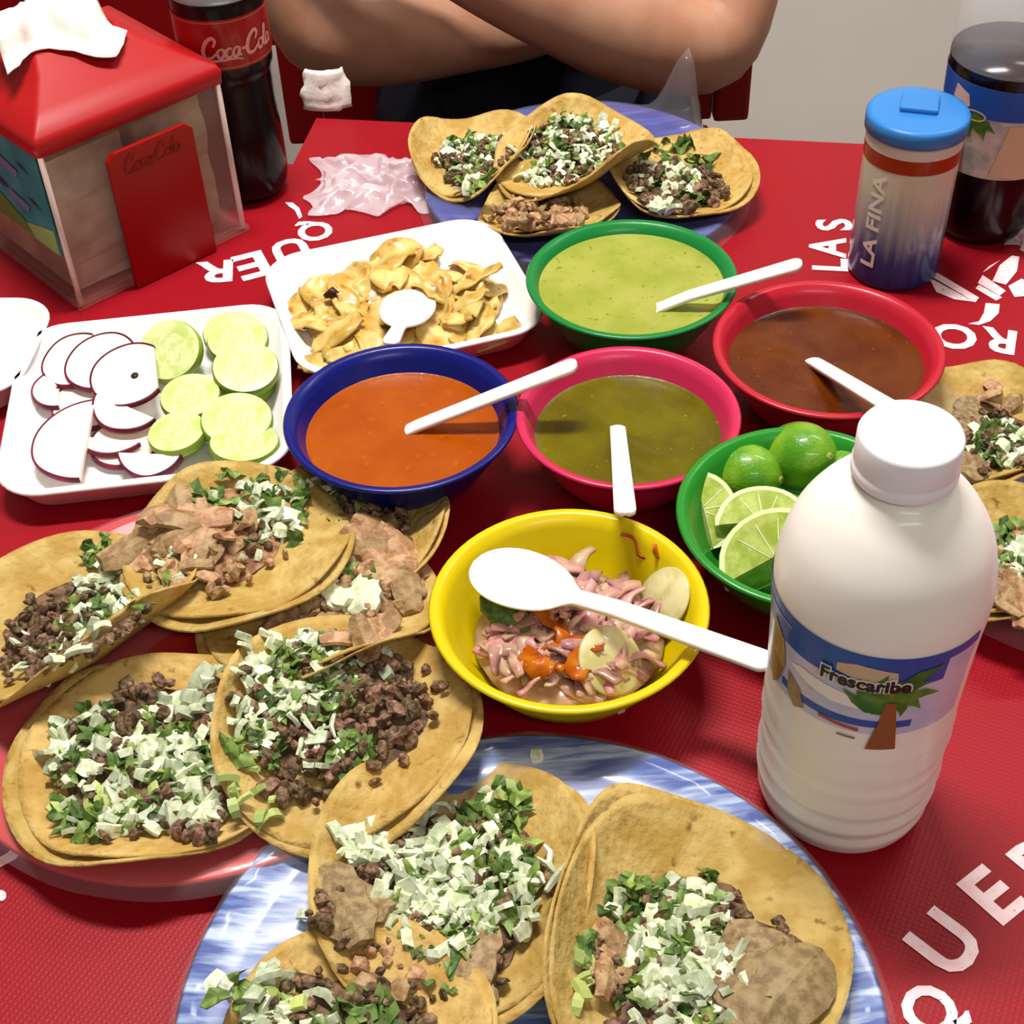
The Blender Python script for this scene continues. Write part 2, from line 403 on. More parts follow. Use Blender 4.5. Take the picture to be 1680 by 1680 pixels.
for s, k in ((1, 'r'), (-1, 'l')):
    for nm, p, rr in (('hip', (.045 + s * .1, 1.44, .53), .085), ('knee', (.045 + s * .14, 1.06, .53), .062), ('calf', (.045 + s * .14, 1.08, .32), .052), ('ankle', (.045 + s * .14, 1.10, .10), .038), ('toe', (.045 + s * .15, .95, .035), .03)):
        nodes[nm + k] = (rel(p), rr)
    edges += [('pelvis', 'hip' + k), ('hip' + k, 'knee' + k), ('knee' + k, 'calf' + k), ('calf' + k, 'ankle' + k), ('ankle' + k, 'toe' + k)]
person = obj('person', skin_mesh(nodes, edges), SKIN, loc=pc)
tag(person, 'person in a dark navy shirt sitting behind the table with bare arms crossed', 'person')
def grow(keys, k, extra=()):
    return ({q: (nodes[q][0], tuple(r + k for r in (nodes[q][1] if isinstance(nodes[q][1], tuple) else (nodes[q][1],) * 2))) for q in keys},
            [e for e in edges if e[0] in keys and e[1] in keys])
sn, se = grow(['waist', 'chest', 'collar', 'shr', 'shl'], .016)
for s, k in ((1, 'r'), (-1, 'l')):
    sn['sl' + k] = (tuple(Vector(nodes['sh' + k][0]).lerp(Vector(nodes['ua' + k][0]), .7)), (.072, .072)); se.append(('sh' + k, 'sl' + k))
sn['hem'] = (rel((.045, 1.46, .58)), (.25, .15)); se.append(('waist', 'hem'))
obj('shirt', skin_mesh(sn, se), SHIRT, person)
tn, te = grow(['pelvis', 'hipr', 'hipl', 'kneer', 'kneel', 'calfr', 'calfl', 'ankler', 'anklel'], .012)
obj('trousers', skin_mesh(tn, te), JEANS, person)
obj('hair', skin_mesh({'a': (rel((.045, 1.5, 1.38)), (.082, .075)), 'b': (rel((.045, 1.475, 1.455)), (.07, .075)), 'c': (rel((.045, 1.52, 1.30)), (.06, .04))}, [('a', 'b'), ('a', 'c')]), HAIR, person)
for s in (-1, 1):
    v, f = lathe([(.0015, -.011), (.008, -.008), (.011, 0), (.008, .008), (.0015, .011)], 12, True, True)
    obj('eye', mesh('eye', v, f), mat('eye_white', (.8, .8, .78), .2), person, loc=rel((.045 + s * .03, 1.368, 1.365)))
    obj('shoe', mesh('shoe', *loft([[(x * a, y * b + dy, z) for x, y, _ in rrect(.045, .12, .04, 5)] for a, b, dy, z in ((1, 1, 0, 0), (1.02, 1.02, 0, .02), (.95, .95, .005, .045), (.6, .5, .05, .085))])), mat('shoe_leather', srgb(30, 28, 28), .5), person, loc=rel((.045 + s * .145, 1.03, 0)))

# ================================================================= BOWLS, SALSAS, SPOONS
RIM = .05
BOWL_PROF = [(.0, .0), (.034, .0), (.038, .003), (.050, .017), (.060, .033), (.0645, .0445), (.0675, .0485), (.0705, .0490), (.0712, .0503), (.0700, .0515), (.0660, .0508),
             (.0625, .0445), (.0575, .033), (.048, .0185), (.036, .0065), (.030, .005), (.0, .005)]
def inner_r(z):
    pr = [(.030, .005), (.036, .0065), (.048, .0185), (.0575, .033), (.0625, .0445), (.066, .0508)]
    for (r0, z0), (r1, z1) in zip(pr, pr[1:]):
        if z <= z1: return r0 + (r1 - r0) * (z - z0) / (z1 - z0)
    return pr[-1][0]
def bowl(label, px, col, sc=1.0, rough=.3):
    p = P(*px, RIM); v, f = lathe([(max(r, .0002) * sc, z) for r, z in BOWL_PROF], 72)
    m = mat('bowl_%d_%d_%d' % tuple(int(c * 999) for c in col), col, rough, spec=.35, coat=.06)
    o = obj('salsa_bowl', mesh('bowl', v, f), m, loc=(p.x, p.y, TZ + .0006))
    return tag(o, label, 'bowl', 'plastic bowls in the middle of the table')
def salsa(label, b, z, col, col2, col3, scale3=180, lo3=.62, hi3=.70, lumps=.0004, sc=1.0, rough=.22):
    vs, fs = [], []; R = inner_r(z) * sc + .0006; nr, na = 26, 72
    for i in range(nr + 1):
        r = R * i / nr
        for k in range(na):
            a = 2 * PI * k / na; x, y = r * math.cos(a), r * math.sin(a)
            zz = lumps * fbm((x, y, z), 90, 3) * min(1, (R - r) / .004) + .0009 * max(0, (r / R - .95) / .05) ** 2
            vs.append((x, y, zz))
    for i in range(nr):
        for k in range(na):
            j = (k + 1) % na; fs.append((i * na + k, (i + 1) * na + k, (i + 1) * na + j, i * na + j))
    m = mat('salsa_' + label.split()[0] + label.split()[1], col, rough, col2=col2, scale=28, col3=col3, scale3=scale3, lo3=lo3, hi3=hi3, coat=.04, spec=.25, bump=.12, bscale=500)
    o = obj('salsa', mesh('salsa', vs, fs), m, loc=b.location + Vector((0, 0, z)))
    return tag(o, label, 'salsa', kind='stuff')
def spoon_mesh(L, wb=.0155, lb=.026, dish=.006, wh=.0052):
    """bowl centred on the origin, handle along +x to x=L"""
    top, bot = [], []; N1 = 40; loops = []
    xs = [-lb + (L + lb) * (i / N1) ** 1.35 for i in range(N1)]; xs = [x for x in xs if x < L - .0062] + [L - .006 + .006 * math.sin(PI / 2 * q / 7) for q in range(8)]
    for x in xs:
        t = x / lb
        if t < .98:
            hw = wb * math.sqrt(max(.0009, 1 - t * t)) * (1 - .10 * t); dz = -dish * max(0, 1 - t * t)
        else: hw = 0; dz = 0
        neck = wh * .85 + (wh * 1.15 - wh * .85) * max(0, (x - lb) / (L - lb))
        if x > 0: hw = max(hw, neck)
        if x > L - .006: hw *= math.sqrt(max(.05, 1 - ((x - (L - .006)) / .0062) ** 2))
        rise = .004 * max(0, min(1, (x - lb * .6) / (lb * 1.2)))
        row = []
        for k in range(9):
            u = -1 + k / 4; row.append(Vector((x, hw * u, dz * (1 - u * u) + rise + (.0006 if x > lb else 0) * (1 - u * u))))
        loops.append(row + [q + Vector((0, 0, -.0014 if x < lb else -.0026)) for q in row[::-1]])
    return mesh('spoon', *loft(loops))
def spoon(label, bowl_pt, end_pt, flip=False, **kw):
    """from the middle of the spoon's bowl to the end of its handle"""
    d = end_pt - bowl_pt; L = d.length; x = d.normalized(); y = Vector((0, 0, 1)).cross(x).normalized(); z = x.cross(y)
    if flip: y, z = -y, -z
    Mx = Matrix((x, y, z)).transposed().to_4x4(); Mx.translation = bowl_pt
    o = obj('plastic_spoon', spoon_mesh(L, **kw), WHITE); o.matrix_world = Mx
    return tag(o, label, 'spoon', 'white plastic spoons')
def dip(label, b, zs, enter, end, zend, deep=.052):
    E_ = P(*enter, zs); H = P(*end, zend); d = (H - E_).normalized()
    B = E_ - d * deep; B.z = max(B.z, TZ + .018)
    return spoon(label, B, E_ + d * (H - E_).length)
Y = P
b_green = bowl('green plastic bowl of pale green salsa nearest the far blue plate', (1036, 456), srgb(26, 146, 66), .985)
b_red = bowl('red plastic bowl of dark brown salsa beside the salt shaker', (1358, 570), srgb(214, 36, 58), 1.0)
b_blue = bowl('dark blue plastic bowl of orange salsa', (658, 682), srgb(16, 26, 128), .985)
b_pink = bowl('pink plastic bowl of olive green salsa', (1030, 682), srgb(232, 50, 100), .935)
b_yel = bowl('yellow plastic bowl of pickled onions', (933, 994), srgb(255, 228, 6), 1.015)
b_lime = bowl('green plastic bowl holding the limes behind the white drink bottle', (1320, 848), srgb(44, 158, 44), .985); b_lime.location.z += .0035; b_lime.rotation_euler = (.03, 0, 0)
salsa('pale creamy green salsa filling the green bowl', b_green, .0435, srgb(168, 178, 66), srgb(182, 184, 84), srgb(140, 156, 40), lumps=.0006, rough=.3, sc=.985)
salsa('dark brown red salsa with seeds in the red bowl', b_red, .0375, srgb(100, 42, 4), srgb(116, 56, 10), srgb(146, 80, 30), 260, .66, .72)
salsa('smooth orange salsa in the dark blue bowl', b_blue, .036, srgb(196, 92, 4), srgb(186, 82, 2), srgb(206, 106, 14), 120, .6, .72, lumps=.0002, sc=.985)
salsa('watery olive green salsa in the pink bowl', b_pink, .036, srgb(122, 112, 4), srgb(104, 94, 2), srgb(150, 140, 40), 230, .66, .72, sc=.935)
dip('white spoon handle sticking out of the orange salsa', b_blue, .036, (697, 704), (950, 602), .076)
dip('white spoon handle sticking out of the pale green salsa', b_green, .0435, (1080, 506), (1318, 437), .074, .026)
dip('white spoon handle in the dark brown salsa, pointing at the white bottle cap', b_red, .0375, (1342, 604), (1462, 676), .068)
dip('white spoon handle in the olive green salsa, end over the yellow bowl', b_pink, .036, (1014, 718), (1026, 852), .070)
spoon('white plastic spoon lying across the yellow bowl, concave side up', P(858, 950, .056), P(1265, 1096, .060), wb=.0205, lb=.030, dish=.007, wh=.0058)

# ================================================================= PLATES AND THEIR PLASTIC BAGS
def plate_prof(r, h):
    return [(.0002, .0), (r * .58, .0), (r * .66, .003), (r * .86, h * .62), (r * .985, h - .001), (r, h), (r * .985, h + .0015), (r * .86, h * .62 + .0025), (r * .66, .0055), (r * .56, .004), (.0002, .004)]
def plate(label, px, r, h, m):
    p = P(*px, h * .7)
    o = obj('dinner_plate', mesh('plate', *lathe(plate_prof(r, h), 96)), m, loc=(p.x, p.y, TZ + .0006))
    return tag(o, label, 'plate', 'plates of tacos')
BLUEM = mat('streaky_sheen_blue_plate', srgb(64, 98, 186), .25, col2=srgb(196, 214, 244), scale=1.0, lo=.47, hi=.62, stretch=(14, 120, 60), coat=.3, col3=srgb(110, 140, 208), scale3=2.2, lo3=.5, hi3=.66)  # whitish streaks: plate pattern plus film reflections put into the colour
FARM = mat('dark_blue_plate', srgb(58, 66, 160), .25, col2=srgb(90, 100, 190), scale=1.0, lo=.45, hi=.65, stretch=(14, 120, 60), coat=.3)
REDP = mat('red_plate', srgb(232, 50, 46), .3, col2=srgb(238, 78, 70), scale=14, coat=.2)
LILA = mat('lilac_plate', srgb(176, 152, 214), .3, col2=srgb(196, 176, 226), scale=14, coat=.2)
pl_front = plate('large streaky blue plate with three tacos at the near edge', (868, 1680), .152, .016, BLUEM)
pl_left = plate('red plate crowded with six tacos on the left', (332, 1106), .134, .016, REDP)
pl_far = plate('dark blue plate of tacos at the far side in front of the person', (957, 300), .124, .011, FARM)
pl_right = plate('lilac plate of tacos cut off by the right side of the picture', (1790, 840), .112, .014, LILA)
def film(label, pl, r, h, wrinkle=.0025, out=1.03, seed=0, peak=None):
    vs, fs = [], []; nr, na = 22, 120
    pr = plate_prof(r, h)[5:][::-1]         # inner top profile from the centre outward
    def zt(q):
        for (r0, z0), (r1, z1) in zip(pr, pr[1:]):
            if q <= r1: return z0 + (z1 - z0) * (q - r0) / max(1e-6, r1 - r0)
        return h
    for i in range(nr + 1):
        q = out * r * (.30 + .70 * i / nr)
        for k in range(na):
            a = 2 * PI * k / na; x, y = q * math.cos(a), q * math.sin(a)
            z = (zt(q) if q < r else h + .0015 - (q - r) * 2.2) + .0012
            u = q / r
            z += wrinkle * max(0, u - .45) * (abs(noise.noise((math.cos(a) * 4 + seed, math.sin(a) * 4, seed))) * 1.6 + abs(noise.noise((math.cos(a) * 13, math.sin(a) * 13, seed + 5))) * .8) * (1 if u < .97 else .3)
            if peak and u > .8:
                pa, pw, ph = peak; da = math.atan2(math.sin(a - pa), math.cos(a - pa))
                g = math.exp(-(da / pw) ** 2); z += ph * g * ((u - .8) / .23) ** 1.2; x *= 1 + .05 * g; y *= 1 + .05 * g
            vs.append((x, y, z))
    for i in range(nr):
        for k in range(na):
            j = (k + 1) % na; fs.append((i * na + k, i * na + j, (i + 1) * na + j, (i + 1) * na + k))
    o = obj('plastic_bag', mesh('film', vs, fs), FILM, loc=pl.location)
    return tag(o, label, 'plastic bag', 'clear bags stretched over plates')
film('clear plastic bag stretched over the large streaky blue plate', pl_front, .152, .016, .012, seed=1.3)
film('clear plastic bag stretched over the red plate', pl_left, .134, .016, .006, seed=4.1)
film('clear plastic bag over the far dark blue plate, pulled to a point', pl_far, .124, .011, .0015, out=1.05, seed=7.7, peak=(math.radians(48), .12, .060))
film('clear plastic bag over the lilac plate', pl_right, .112, .014, .008, out=1.06, seed=9.2, peak=(math.radians(128), .16, .022))
def crumple(label, px_quad, h, m, n=54, seed=3, amp=1.0):
    c = [P(*p) for p in px_quad]; vs, fs = [], []
    org = sum(c, Vector()) / 4
    for i in range(n + 1):
        for k in range(n + 1):
            u, v = i / n, k / n
            p = (c[0] * (1 - u) + c[1] * u) * (1 - v) + (c[3] * (1 - u) + c[2] * u) * v - org
            e = min(u, 1 - u, v, 1 - v)
            rid = (1 - abs(fbm((u * 3 + seed, v * 3, seed), 1, 2)) * 2.0); r2 = 1 - abs(noise.noise((u * 9, v * 9, seed))) * 2
            z = .0015 + h * min(1, e * 5 + .1) * max(0, rid * .75 + r2 * .35 + .1) * amp
            p = p + Vector((.007 * noise.noise((u * 5, v * 5, seed + 3)), .007 * noise.noise((u * 5, v * 5, seed + 8)), 0)) * (2 if e < .04 else 1)
            vs.append((p.x, p.y, z))
    for i in range(n):
        for k in range(n):
            a = i * (n + 1) + k; fs.append((a, a + n + 1, a + n + 2, a + 1))
    o = obj('plastic_bag', mesh('crumple', vs, fs, smooth=True), m, loc=org)
    return tag(o, label, 'plastic bag')
crumple('crumpled clear plastic bag end between the cola bottle and the far plate', [(526, 262), (698, 264), (726, 342), (506, 358)], .010, FILM2)
crumple('white crumpled plastic bag at the right edge beside the dark soda bottle', [(1662, 330), (1760, 300), (1780, 440), (1646, 408)], .016, FILM2, seed=12)

# ================================================================= FOAM TRAYS
def tray(label, px, wx, wy, rz):
    p = P(*px, .019); wx /= 2; wy /= 2
    L = []
    for s, z, r in ((.84, 0, .02), (.87, .0015, .022), (.975, .0185, .028), (1.0, .0195, .030), (1.005, .0208, .030), (.99, .0220, .029), (.955, .0220, .027), (.935, .0200, .026), (.85, .0060, .022), (.82, .0042, .020)):
        L.append([(x, y, z) for x, y, _ in rrect(wx * s, wy - wx * (1 - s), r, 8)])
    o = obj('foam_tray', mesh('tray', *loft(L)), FOAM, loc=(p.x, p.y, TZ + .0006), rot=(0, 0, rz))
    return tag(o, label, 'tray', 'white foam trays')
tray1 = tray('white foam tray with radish and cucumber slices', (248, 650), .180, .176, math.radians(6))
tray2 = tray('white foam tray with golden grilled onions behind the blue bowl', (660, 488), .172, .148, math.radians(16.7)); tray2.location.z += .002; tray2.rotation_euler[0] = .012
tray3 = tray('empty white foam tray corner at the far left edge below the napkin box', (-92, 572), .13, .11, math.radians(-4))

RFLESH = mat('radish_flesh', srgb(248, 236, 222), .4, col2=srgb(250, 226, 214), scale=60, spec=.5)
RSKIN = mat('radish_skin', srgb(150, 44, 74), .4, col2=srgb(96, 28, 48), scale=50)
CFLESH = mat('cucumber_flesh', srgb(206, 226, 126), .35, col2=srgb(226, 238, 166), scale=90, spec=.5)
CSKIN = mat('cucumber_edge', srgb(150, 186, 52), .4, rnd=.12)
CSEED = mat('cucumber_core', srgb(228, 238, 172), .3, col2=srgb(210, 226, 140), scale=260)
def slab(r, th, a0, a1, wob=.04, seed=0, inner=0.0):
    """flat slice outline: arc a0..a1 (degrees); a chord (or an inner arc) closes it"""
    n = 40; pts = []
    for k in range(n + 1):
        a = math.radians(a0 + (a1 - a0) * k / n); q = r * (1 + wob * noise.noise((math.cos(a), math.sin(a), seed)))
        pts.append((q * math.cos(a), q * math.sin(a)))
    arc = n + 1
    if a1 - a0 > 359: pts.pop(); arc = n
    elif inner:
        for k in range(9):
            a = math.radians(a1 + (a0 - a1) * k / 8); pts.append((inner * math.cos(a), inner * math.sin(a)))
    return pts, arc
def tilt_to(px, z, yaw, tx, ty): 
    p = P(*px, z); return p, Euler((math.radians(tx), math.radians(ty), math.radians(yaw)))
def radish(label, px, z, r, a0, a1, yaw=0, tx=0, ty=0, th=.003, inner=0, core=False):
    p, e = tilt_to(px, z, yaw, tx, ty)
    t = thing('radish_slice', label, 'radish slice', p, e, 'radish slices in the foam tray')
    pts, arc = slab(r, th, a0, a1, .05, px[0], inner)
    obj('flesh', mesh('flesh', *prism(pts, 0, th), smooth=False), RFLESH, t)
    n = arc; vs, fs = [], []; closed = (a1 - a0 > 359)
    for k in range(n):
        x, y = pts[k]; q = math.hypot(x, y); ox, oy = x / q * .0010, y / q * .0010
        vs += [(x + ox, y + oy, -.0002), (x + ox, y + oy, th + .0002), (x - ox * .4, y - oy * .4, th + .00025)]
    for k in range(n if closed else n - 1):
        j = (k + 1) % n; fs += [(3 * k, 3 * j, 3 * j + 1, 3 * k + 1), (3 * k + 1, 3 * j + 1, 3 * j + 2, 3 * k + 2)]
    obj('skin', mesh('skin', vs, fs), RSKIN, t)
    if core:
        obj('core_spot', mesh('core', *lathe([(.0004, .0002), (.0026, 0), (.0022, -.001)], 10)), mat('dark_spot', srgb(60, 44, 20), .6), t, loc=(.004, -.002, th + .0003))
radish('topmost left radish slice, tilted, with a dark rind at its upper edge', (124, 594), .020, .0215, 60, 290, 0, 14, -8)
radish('round radish slice overlapping its left neighbour near the tray back', (168, 596), .022, .0235, 20, 290, 0, 12, -6)
radish('large open radish ring with a dark core beside the tilted cucumber', (214, 618), .026, .0250, 55, 325, 0, 14, -4, core=True)
radish('small triangular radish piece at the left side of the tray', (98, 640), .014, .0170, 150, 300, -20, 8, 0, inner=.002)
radish('radish half moon with a dark red lower rind in the middle', (214, 664), .020, .0230, 175, 335, -14, 10, 4)
radish('biggest radish half moon with a straight right edge, lower left', (146, 724), .018, .0345, 95, 275, -4, 5, -4)
radish('radish piece with a dark lower rind beside the biggest half moon', (186, 700), .016, .0250, 205, 320, 0, 8, 4)
radish('radish wedge with purple underside at the tray front', (250, 738), .016, .0200, 190, 340, 0, 26, 0, th=.006)
radish('pale radish slice lying under the middle of the pile', (150, 665), .0095, .0240, 0, 360, 0, 4, 0)
radish('pale radish slice lowest in the tray under the half moon', (205, 732), .0085, .0210, 0, 360, 0, 2, 3)
def cucumber(label, px, z, r, yaw=0, tx=0, ty=0, th=.007):
    p, e = tilt_to(px, z, yaw, tx, ty)
    t = thing('cucumber_slice', label, 'cucumber slice', p, e, 'cucumber slices in the foam tray')
    v, f = lathe([(r * .95, 0), (r, th * .3), (r, th * .75), (r * .96, th)], 36, True)
    obj('edge', mesh('edge', v, f), CSKIN, t)
    v, f = lathe([(r * .96, th), (r * .82, th + .0004), (r * .55, th + .0003)], 36); obj('flesh', mesh('flesh', v, f), CFLESH, t)
    v, f = lathe([(r * .55, th + .0003), (r * .3, th + .0005), (.0003, th + .0004)], 36); obj('core', mesh('core', v, f), CSEED, t)
cucumber('cucumber slice at the tray back, under another slice', (384, 556), .012, .0205, 0, 10, 4)
cucumber('cucumber slice stacked second at the tray back corner', (392, 566), .019, .0205, 0, 12, 2)
cucumber('round pale cucumber slice on top of the right hand stack', (404, 612), .025, .0215, 0, 14, 6)
cucumber('thick tilted cucumber slice showing a bright green edge', (286, 582), .019, .0215, 24, 26, -22, .010)
cucumber('cucumber slice in the middle next to the radish ring', (315, 660), .019, .0195, 0, 8, 0)
cucumber('cucumber slice lying at the left of the front row', (294, 720), .016, .0185, 0, 4, -4)
cucumber('large cucumber slice in front of the right hand stack', (390, 698), .020, .0225, 0, 8, 4)
cucumber('palest cucumber slice at the front right corner of the tray', (402, 738), .018, .0215, 0, -4, 4)
cucumber('cucumber slice lying flat under the middle of the pile', (345, 680), .009, .021, 0, 0, 0)
cucumber('cucumber slice lying flat under the right hand stack', (400, 640), .009, .021, 0, 0, 0)

GOLD = mat('grilled_onion', srgb(248, 218, 136), .3, col2=srgb(232, 184, 84), scale=60, rnd=.16, col3=srgb(190, 126, 44), scale3=90, lo3=.60, hi3=.74, coat=.08)
def petal(seed, L=.038, W=.025, curl=.0050):
    rnd = random.Random(seed); n, k = 8, 6; L *= rnd.uniform(.8, 1.25); W *= rnd.uniform(.8, 1.2); curl *= rnd.uniform(.5, 1.3)
    top = []
    for i in range(n + 1):
        u = -1 + 2 * i / n
        for j in range(k + 1):
            v = -1 + 2 * j / k; hw = W / 2 * math.sqrt(max(.02, 1 - (abs(u) ** 2.2) * .96))
            top.append(Vector((u * L / 2, v * hw, curl * (1 - u * u) * .55 - curl * .6 * v * v + .0042 * noise.noise((u * 1.6, v * 1.6, seed * 3.7)) + .0018 * noise.noise((u * 4, v * 4, seed * 1.3)))))
    N = len(top); top = [q + Vector((.002 * noise.noise((q.x * 90, q.y * 90, seed)), .003 * noise.noise((q.x * 90, q.y * 90, seed + 9)), 0)) for q in top]; vs = top + [q - Vector((0, 0, .0014)) for q in top]; fs = []
    for i in range(n):
        for j in range(k):
            a = i * (k + 1) + j; q = (a, a + k + 1, a + k + 2, a + 1); fs.append(q); fs.append(tuple(x + N for x in q[::-1]))
    rim = [j for j in range(k + 1)] + [i * (k + 1) + k for i in range(1, n + 1)] + [n * (k + 1) + j for j in range(k - 1, -1, -1)] + [i * (k + 1) for i in range(n - 1, 0, -1)]
    for a, b in zip(rim, rim[1:] + rim[:1]): fs.append((a, b, b + N, a + N))
    return mesh('petal', vs, fs)
petals = [petal(s) for s in range(7)]
rg = random.Random(5)
Mt2 = Matrix.Translation(tray2.location) @ Euler((0, 0, math.radians(16.7))).to_matrix().to_4x4()
for k in range(80):
    while True:
        x, y = rg.uniform(-.062, .062), rg.uniform(-.056, .046)
        if not (x < -.02 and y > .030): break
    lay = k // 36
    z = .0095 + lay * .0055 + .003 * rg.random() + .008 * max(0, 1 - (x * x + y * y) / .002)
    o = obj('onion_piece', petals[k % 7], GOLD, loc=Mt2 @ Vector((x, y, z)), rot=(rg.uniform(-.6, .6), rg.uniform(-.6, .6), rg.uniform(0, 6.3)))
    o.scale = [rg.uniform(.8, 1.25)] * 3
    tag(o, 'golden brown grilled onion piece heaped in the foam tray', 'onion', 'grilled onion pieces in the foam tray')
o = obj('chili_bit', mesh('chili', *tube([(-.006, 0, 0), (0, .002, .002), (.006, 0, 0)], [.0015, .004, .001], 8)), mat('dark_chili', srgb(60, 26, 12), .4), loc=P(546, 486, .030))
tag(o, 'dark charred chili bit on the golden onions at the left of the tray', 'chili')
spoon('white plastic spoon resting on the golden onions, handle behind the blue bowl', P(667, 506, .034), P(640, 572, .034), wb=.019, lb=.0225, dish=-.004)

# ================================================================= BOTTLES
def interp(prof):
    def f(z):
        for (r0, z0), (r1, z1) in zip(prof, prof[1:]):
            if z <= z1: return r0 + (r1 - r0) * max(0, z - z0) / max(1e-9, z1 - z0)
        return prof[-1][0]
    return f
def smooth_prof(prof, n=6):
    out = []
    for i in range(len(prof) - 1):
        p0 = prof[max(i - 1, 0)]; p1 = prof[i]; p2 = prof[i + 1]; p3 = prof[min(i + 2, len(prof) - 1)]
        for k in range(n):
            t = k / n
            out.append(tuple(.5 * (2 * p1[c] + (p2[c] - p0[c]) * t + (2 * p0[c] - 5 * p1[c] + 4 * p2[c] - p3[c]) * t * t + (3 * p1[c] - p0[c] - 3 * p2[c] + p3[c]) * t ** 3) for c in (0, 1)))
    return out + [prof[-1]]
def cam_angle(p): return math.atan2(EYE.y - p.y, EYE.x - p.x)
CLEAR = mat('clear_pet', (.96, .97, .98), .06, alpha=.22, spec=.9)
CAPW = mat('white_cap', srgb(246, 244, 246), .35)
def band(radius, z0, z1, a0, a1, lift, n=64, nz=6):
    vs, fs = [], []
    for i in range(nz + 1):
        z = z0 + (z1 - z0) * i / nz; r = radius(z) + lift
        for k in range(n + 1):
            a = a0 + (a1 - a0) * k / n; vs.append((r * math.cos(a), r * math.sin(a), z))
    for i in range(nz):
        for k in range(n):
            a = i * (n + 1) + k; fs.append((a, a + 1, a + n + 2, a + n + 1))
    return vs, fs
def flat(pts): return [Vector((x, y, 0)) for x, y in pts], [tuple(range(len(pts)))]
def frond(cx, cy, ang, L, w):
    pts = [(0, 0), (.35 * L, w), (.7 * L, w * .8), (L, -w * .4), (.7 * L, -.1 * w), (.35 * L, -.1 * w)]
    c, s = math.cos(ang), math.sin(ang)
    q = [(cx + x * c - y * s, cy + x * s + y * c) for x, y in pts]
    if sum(q[i][0] * q[(i + 1) % 6][1] - q[(i + 1) % 6][0] * q[i][1] for i in range(6)) < 0: q.reverse()
    return flat(q)
LB = mat('label_blue', srgb(40, 100, 204), .35, coat=.1); LP = mat('label_pale', srgb(214, 204, 222), .3, coat=.3, col2=srgb(190, 200, 228), scale=60)
LG = mat('label_green', srgb(56, 124, 50), .4, rnd=.2, col2=srgb(116, 160, 50), scale=90); LT = mat('label_trunk', srgb(180, 108, 52), .4)
LD = mat('label_dark_print', srgb(44, 22, 26), .4); LW = mat('label_white_print', srgb(244, 238, 230), .4); LC = mat('label_cream', srgb(222, 196, 158), .4)
LGD = mat('label_gold', srgb(170, 130, 60), .4, col2=srgb(196, 164, 96), scale=90); LR = mat('label_red_print', srgb(196, 90, 84), .4)

# --- white coconut drink
p = P(1377, 1300)
t = thing('drink_bottle', 'plastic bottle of white coconut drink with a blue palm tree label', 'bottle', (p.x, p.y, TZ + .0006))
core = smooth_prof([(.034, .0), (.0385, .003), (.0415, .012), (.0432, .030), (.0440, .060), (.0448, .095), (.0462, .132), (.0474, .150), (.0466, .164), (.0425, .180), (.0350, .1935), (.0265, .2035), (.0205, .2090), (.0192, .2125)], 6)
ribbed = []
for r, z in core:
    k = 0
    if .008 < z < .09: k = .0010 * math.sin((z - .008) / .0135 * 2 * PI) * min(1, (z - .008) / .01, (.09 - z) / .01)
    ribbed.append((r * (.965 if z > .05 else .965 + .02 * (1 - z / .05)) + k, z))
rf = interp(ribbed)
MILK = mat('coconut_milk', srgb(250, 246, 236), .35, coat=.12, sss=.0, col2=srgb(247, 242, 230), scale=8)
obj('bottle_body', mesh('body', *lathe([(.0002, .003), (.028, .002)] + ribbed + [(.0185, .212), (.0185, .220), (.0002, .220)], 72)), MILK, t)
cp = [(.0206, .2115), (.0211, .2125), (.0211, .2165), (.0204, .2172), (.0206, .2180), (.0206, .2300), (.0196, .2318), (.015, .2324), (.0002, .2325)]
cap = obj('cap', mesh('cap', *lathe(cp, 64)), CAPW, t)
ca = cam_angle(p)
lab = obj('label', mesh('label', *band(rf, .1000, .1515, ca - 1.75, ca + 1.15, .0003)), LP, t)
def pr(name, vf, z, m, lift, da=0.0): obj(name, mesh(name, *wrap(vf, rf, ca + da, z, lift), smooth=False), m, lab)
obj('blue_band', mesh('bb', *band(rf, .1325, .1515, ca - 1.75, ca + .78, .0005)), LB, lab)
obj('blue_band', mesh('bb', *band(rf, .1460, .1515, ca + .78, ca + 1.15, .0005, 12)), LB, lab)
obj('blue_stripe', mesh('bs', *band(rf, .1050, .1095, ca - .85, ca + .55, .0005, 40, 2)), LB, lab)
obj('blue_stripe', mesh('bs', *band(rf, .1440, .1455, ca - 1.5, ca - .75, .0007, 20, 1)), mat('label_light_blue', srgb(120, 150, 224), .3), lab)
pr('printed_cloud', flat([(-.022, .1265), (-.010, .1255), (.002, .1240), (.010, .1225), (.006, .1165), (-.006, .1165), (-.018, .1195), (-.028, .1235)][::-1]), 0, LW, .0006, -.12)
pr('printed_cream', flat([(-.012, .1425), (-.004, .1452), (.006, .1440), (.013, .1425), (.014, .1335), (0, .1345), (-.012, .1375)][::-1]), 0, LC, .0007, .02)
for da, ln, ww in ((.2, .016, .005), (.75, .015, .006), (1.3, .013, .005), (1.9, .014, .006), (2.5, .015, .006), (3.0, .016, .005), (-.25, .011, .005), (3.4, .012, .005), (-.9, .008, .004), (-2.2, .008, .004)):
    pr('palm_frond', frond(0, .1225, da, ln * 1.35, ww * 1.15), 0, LG, .0009, .30)
pr('palm_frond', frond(0, .1225, .9, .030, .007), 0, LG, .00095, .30)
pr('palm_trunk', flat([(-.0022, .1225), (-.0032, .110), (-.0065, .0905), (.0065, .0905), (.0040, .110), (.0022, .1225)][::1]), 0, LT, .0011, .30)
tv = sc2(text_mesh('Frescaribe', .035), .0092, 0, 0, .0105); tw = sc2(text_mesh('Frescaribe', .10), .0092, 0, 0, .0105)
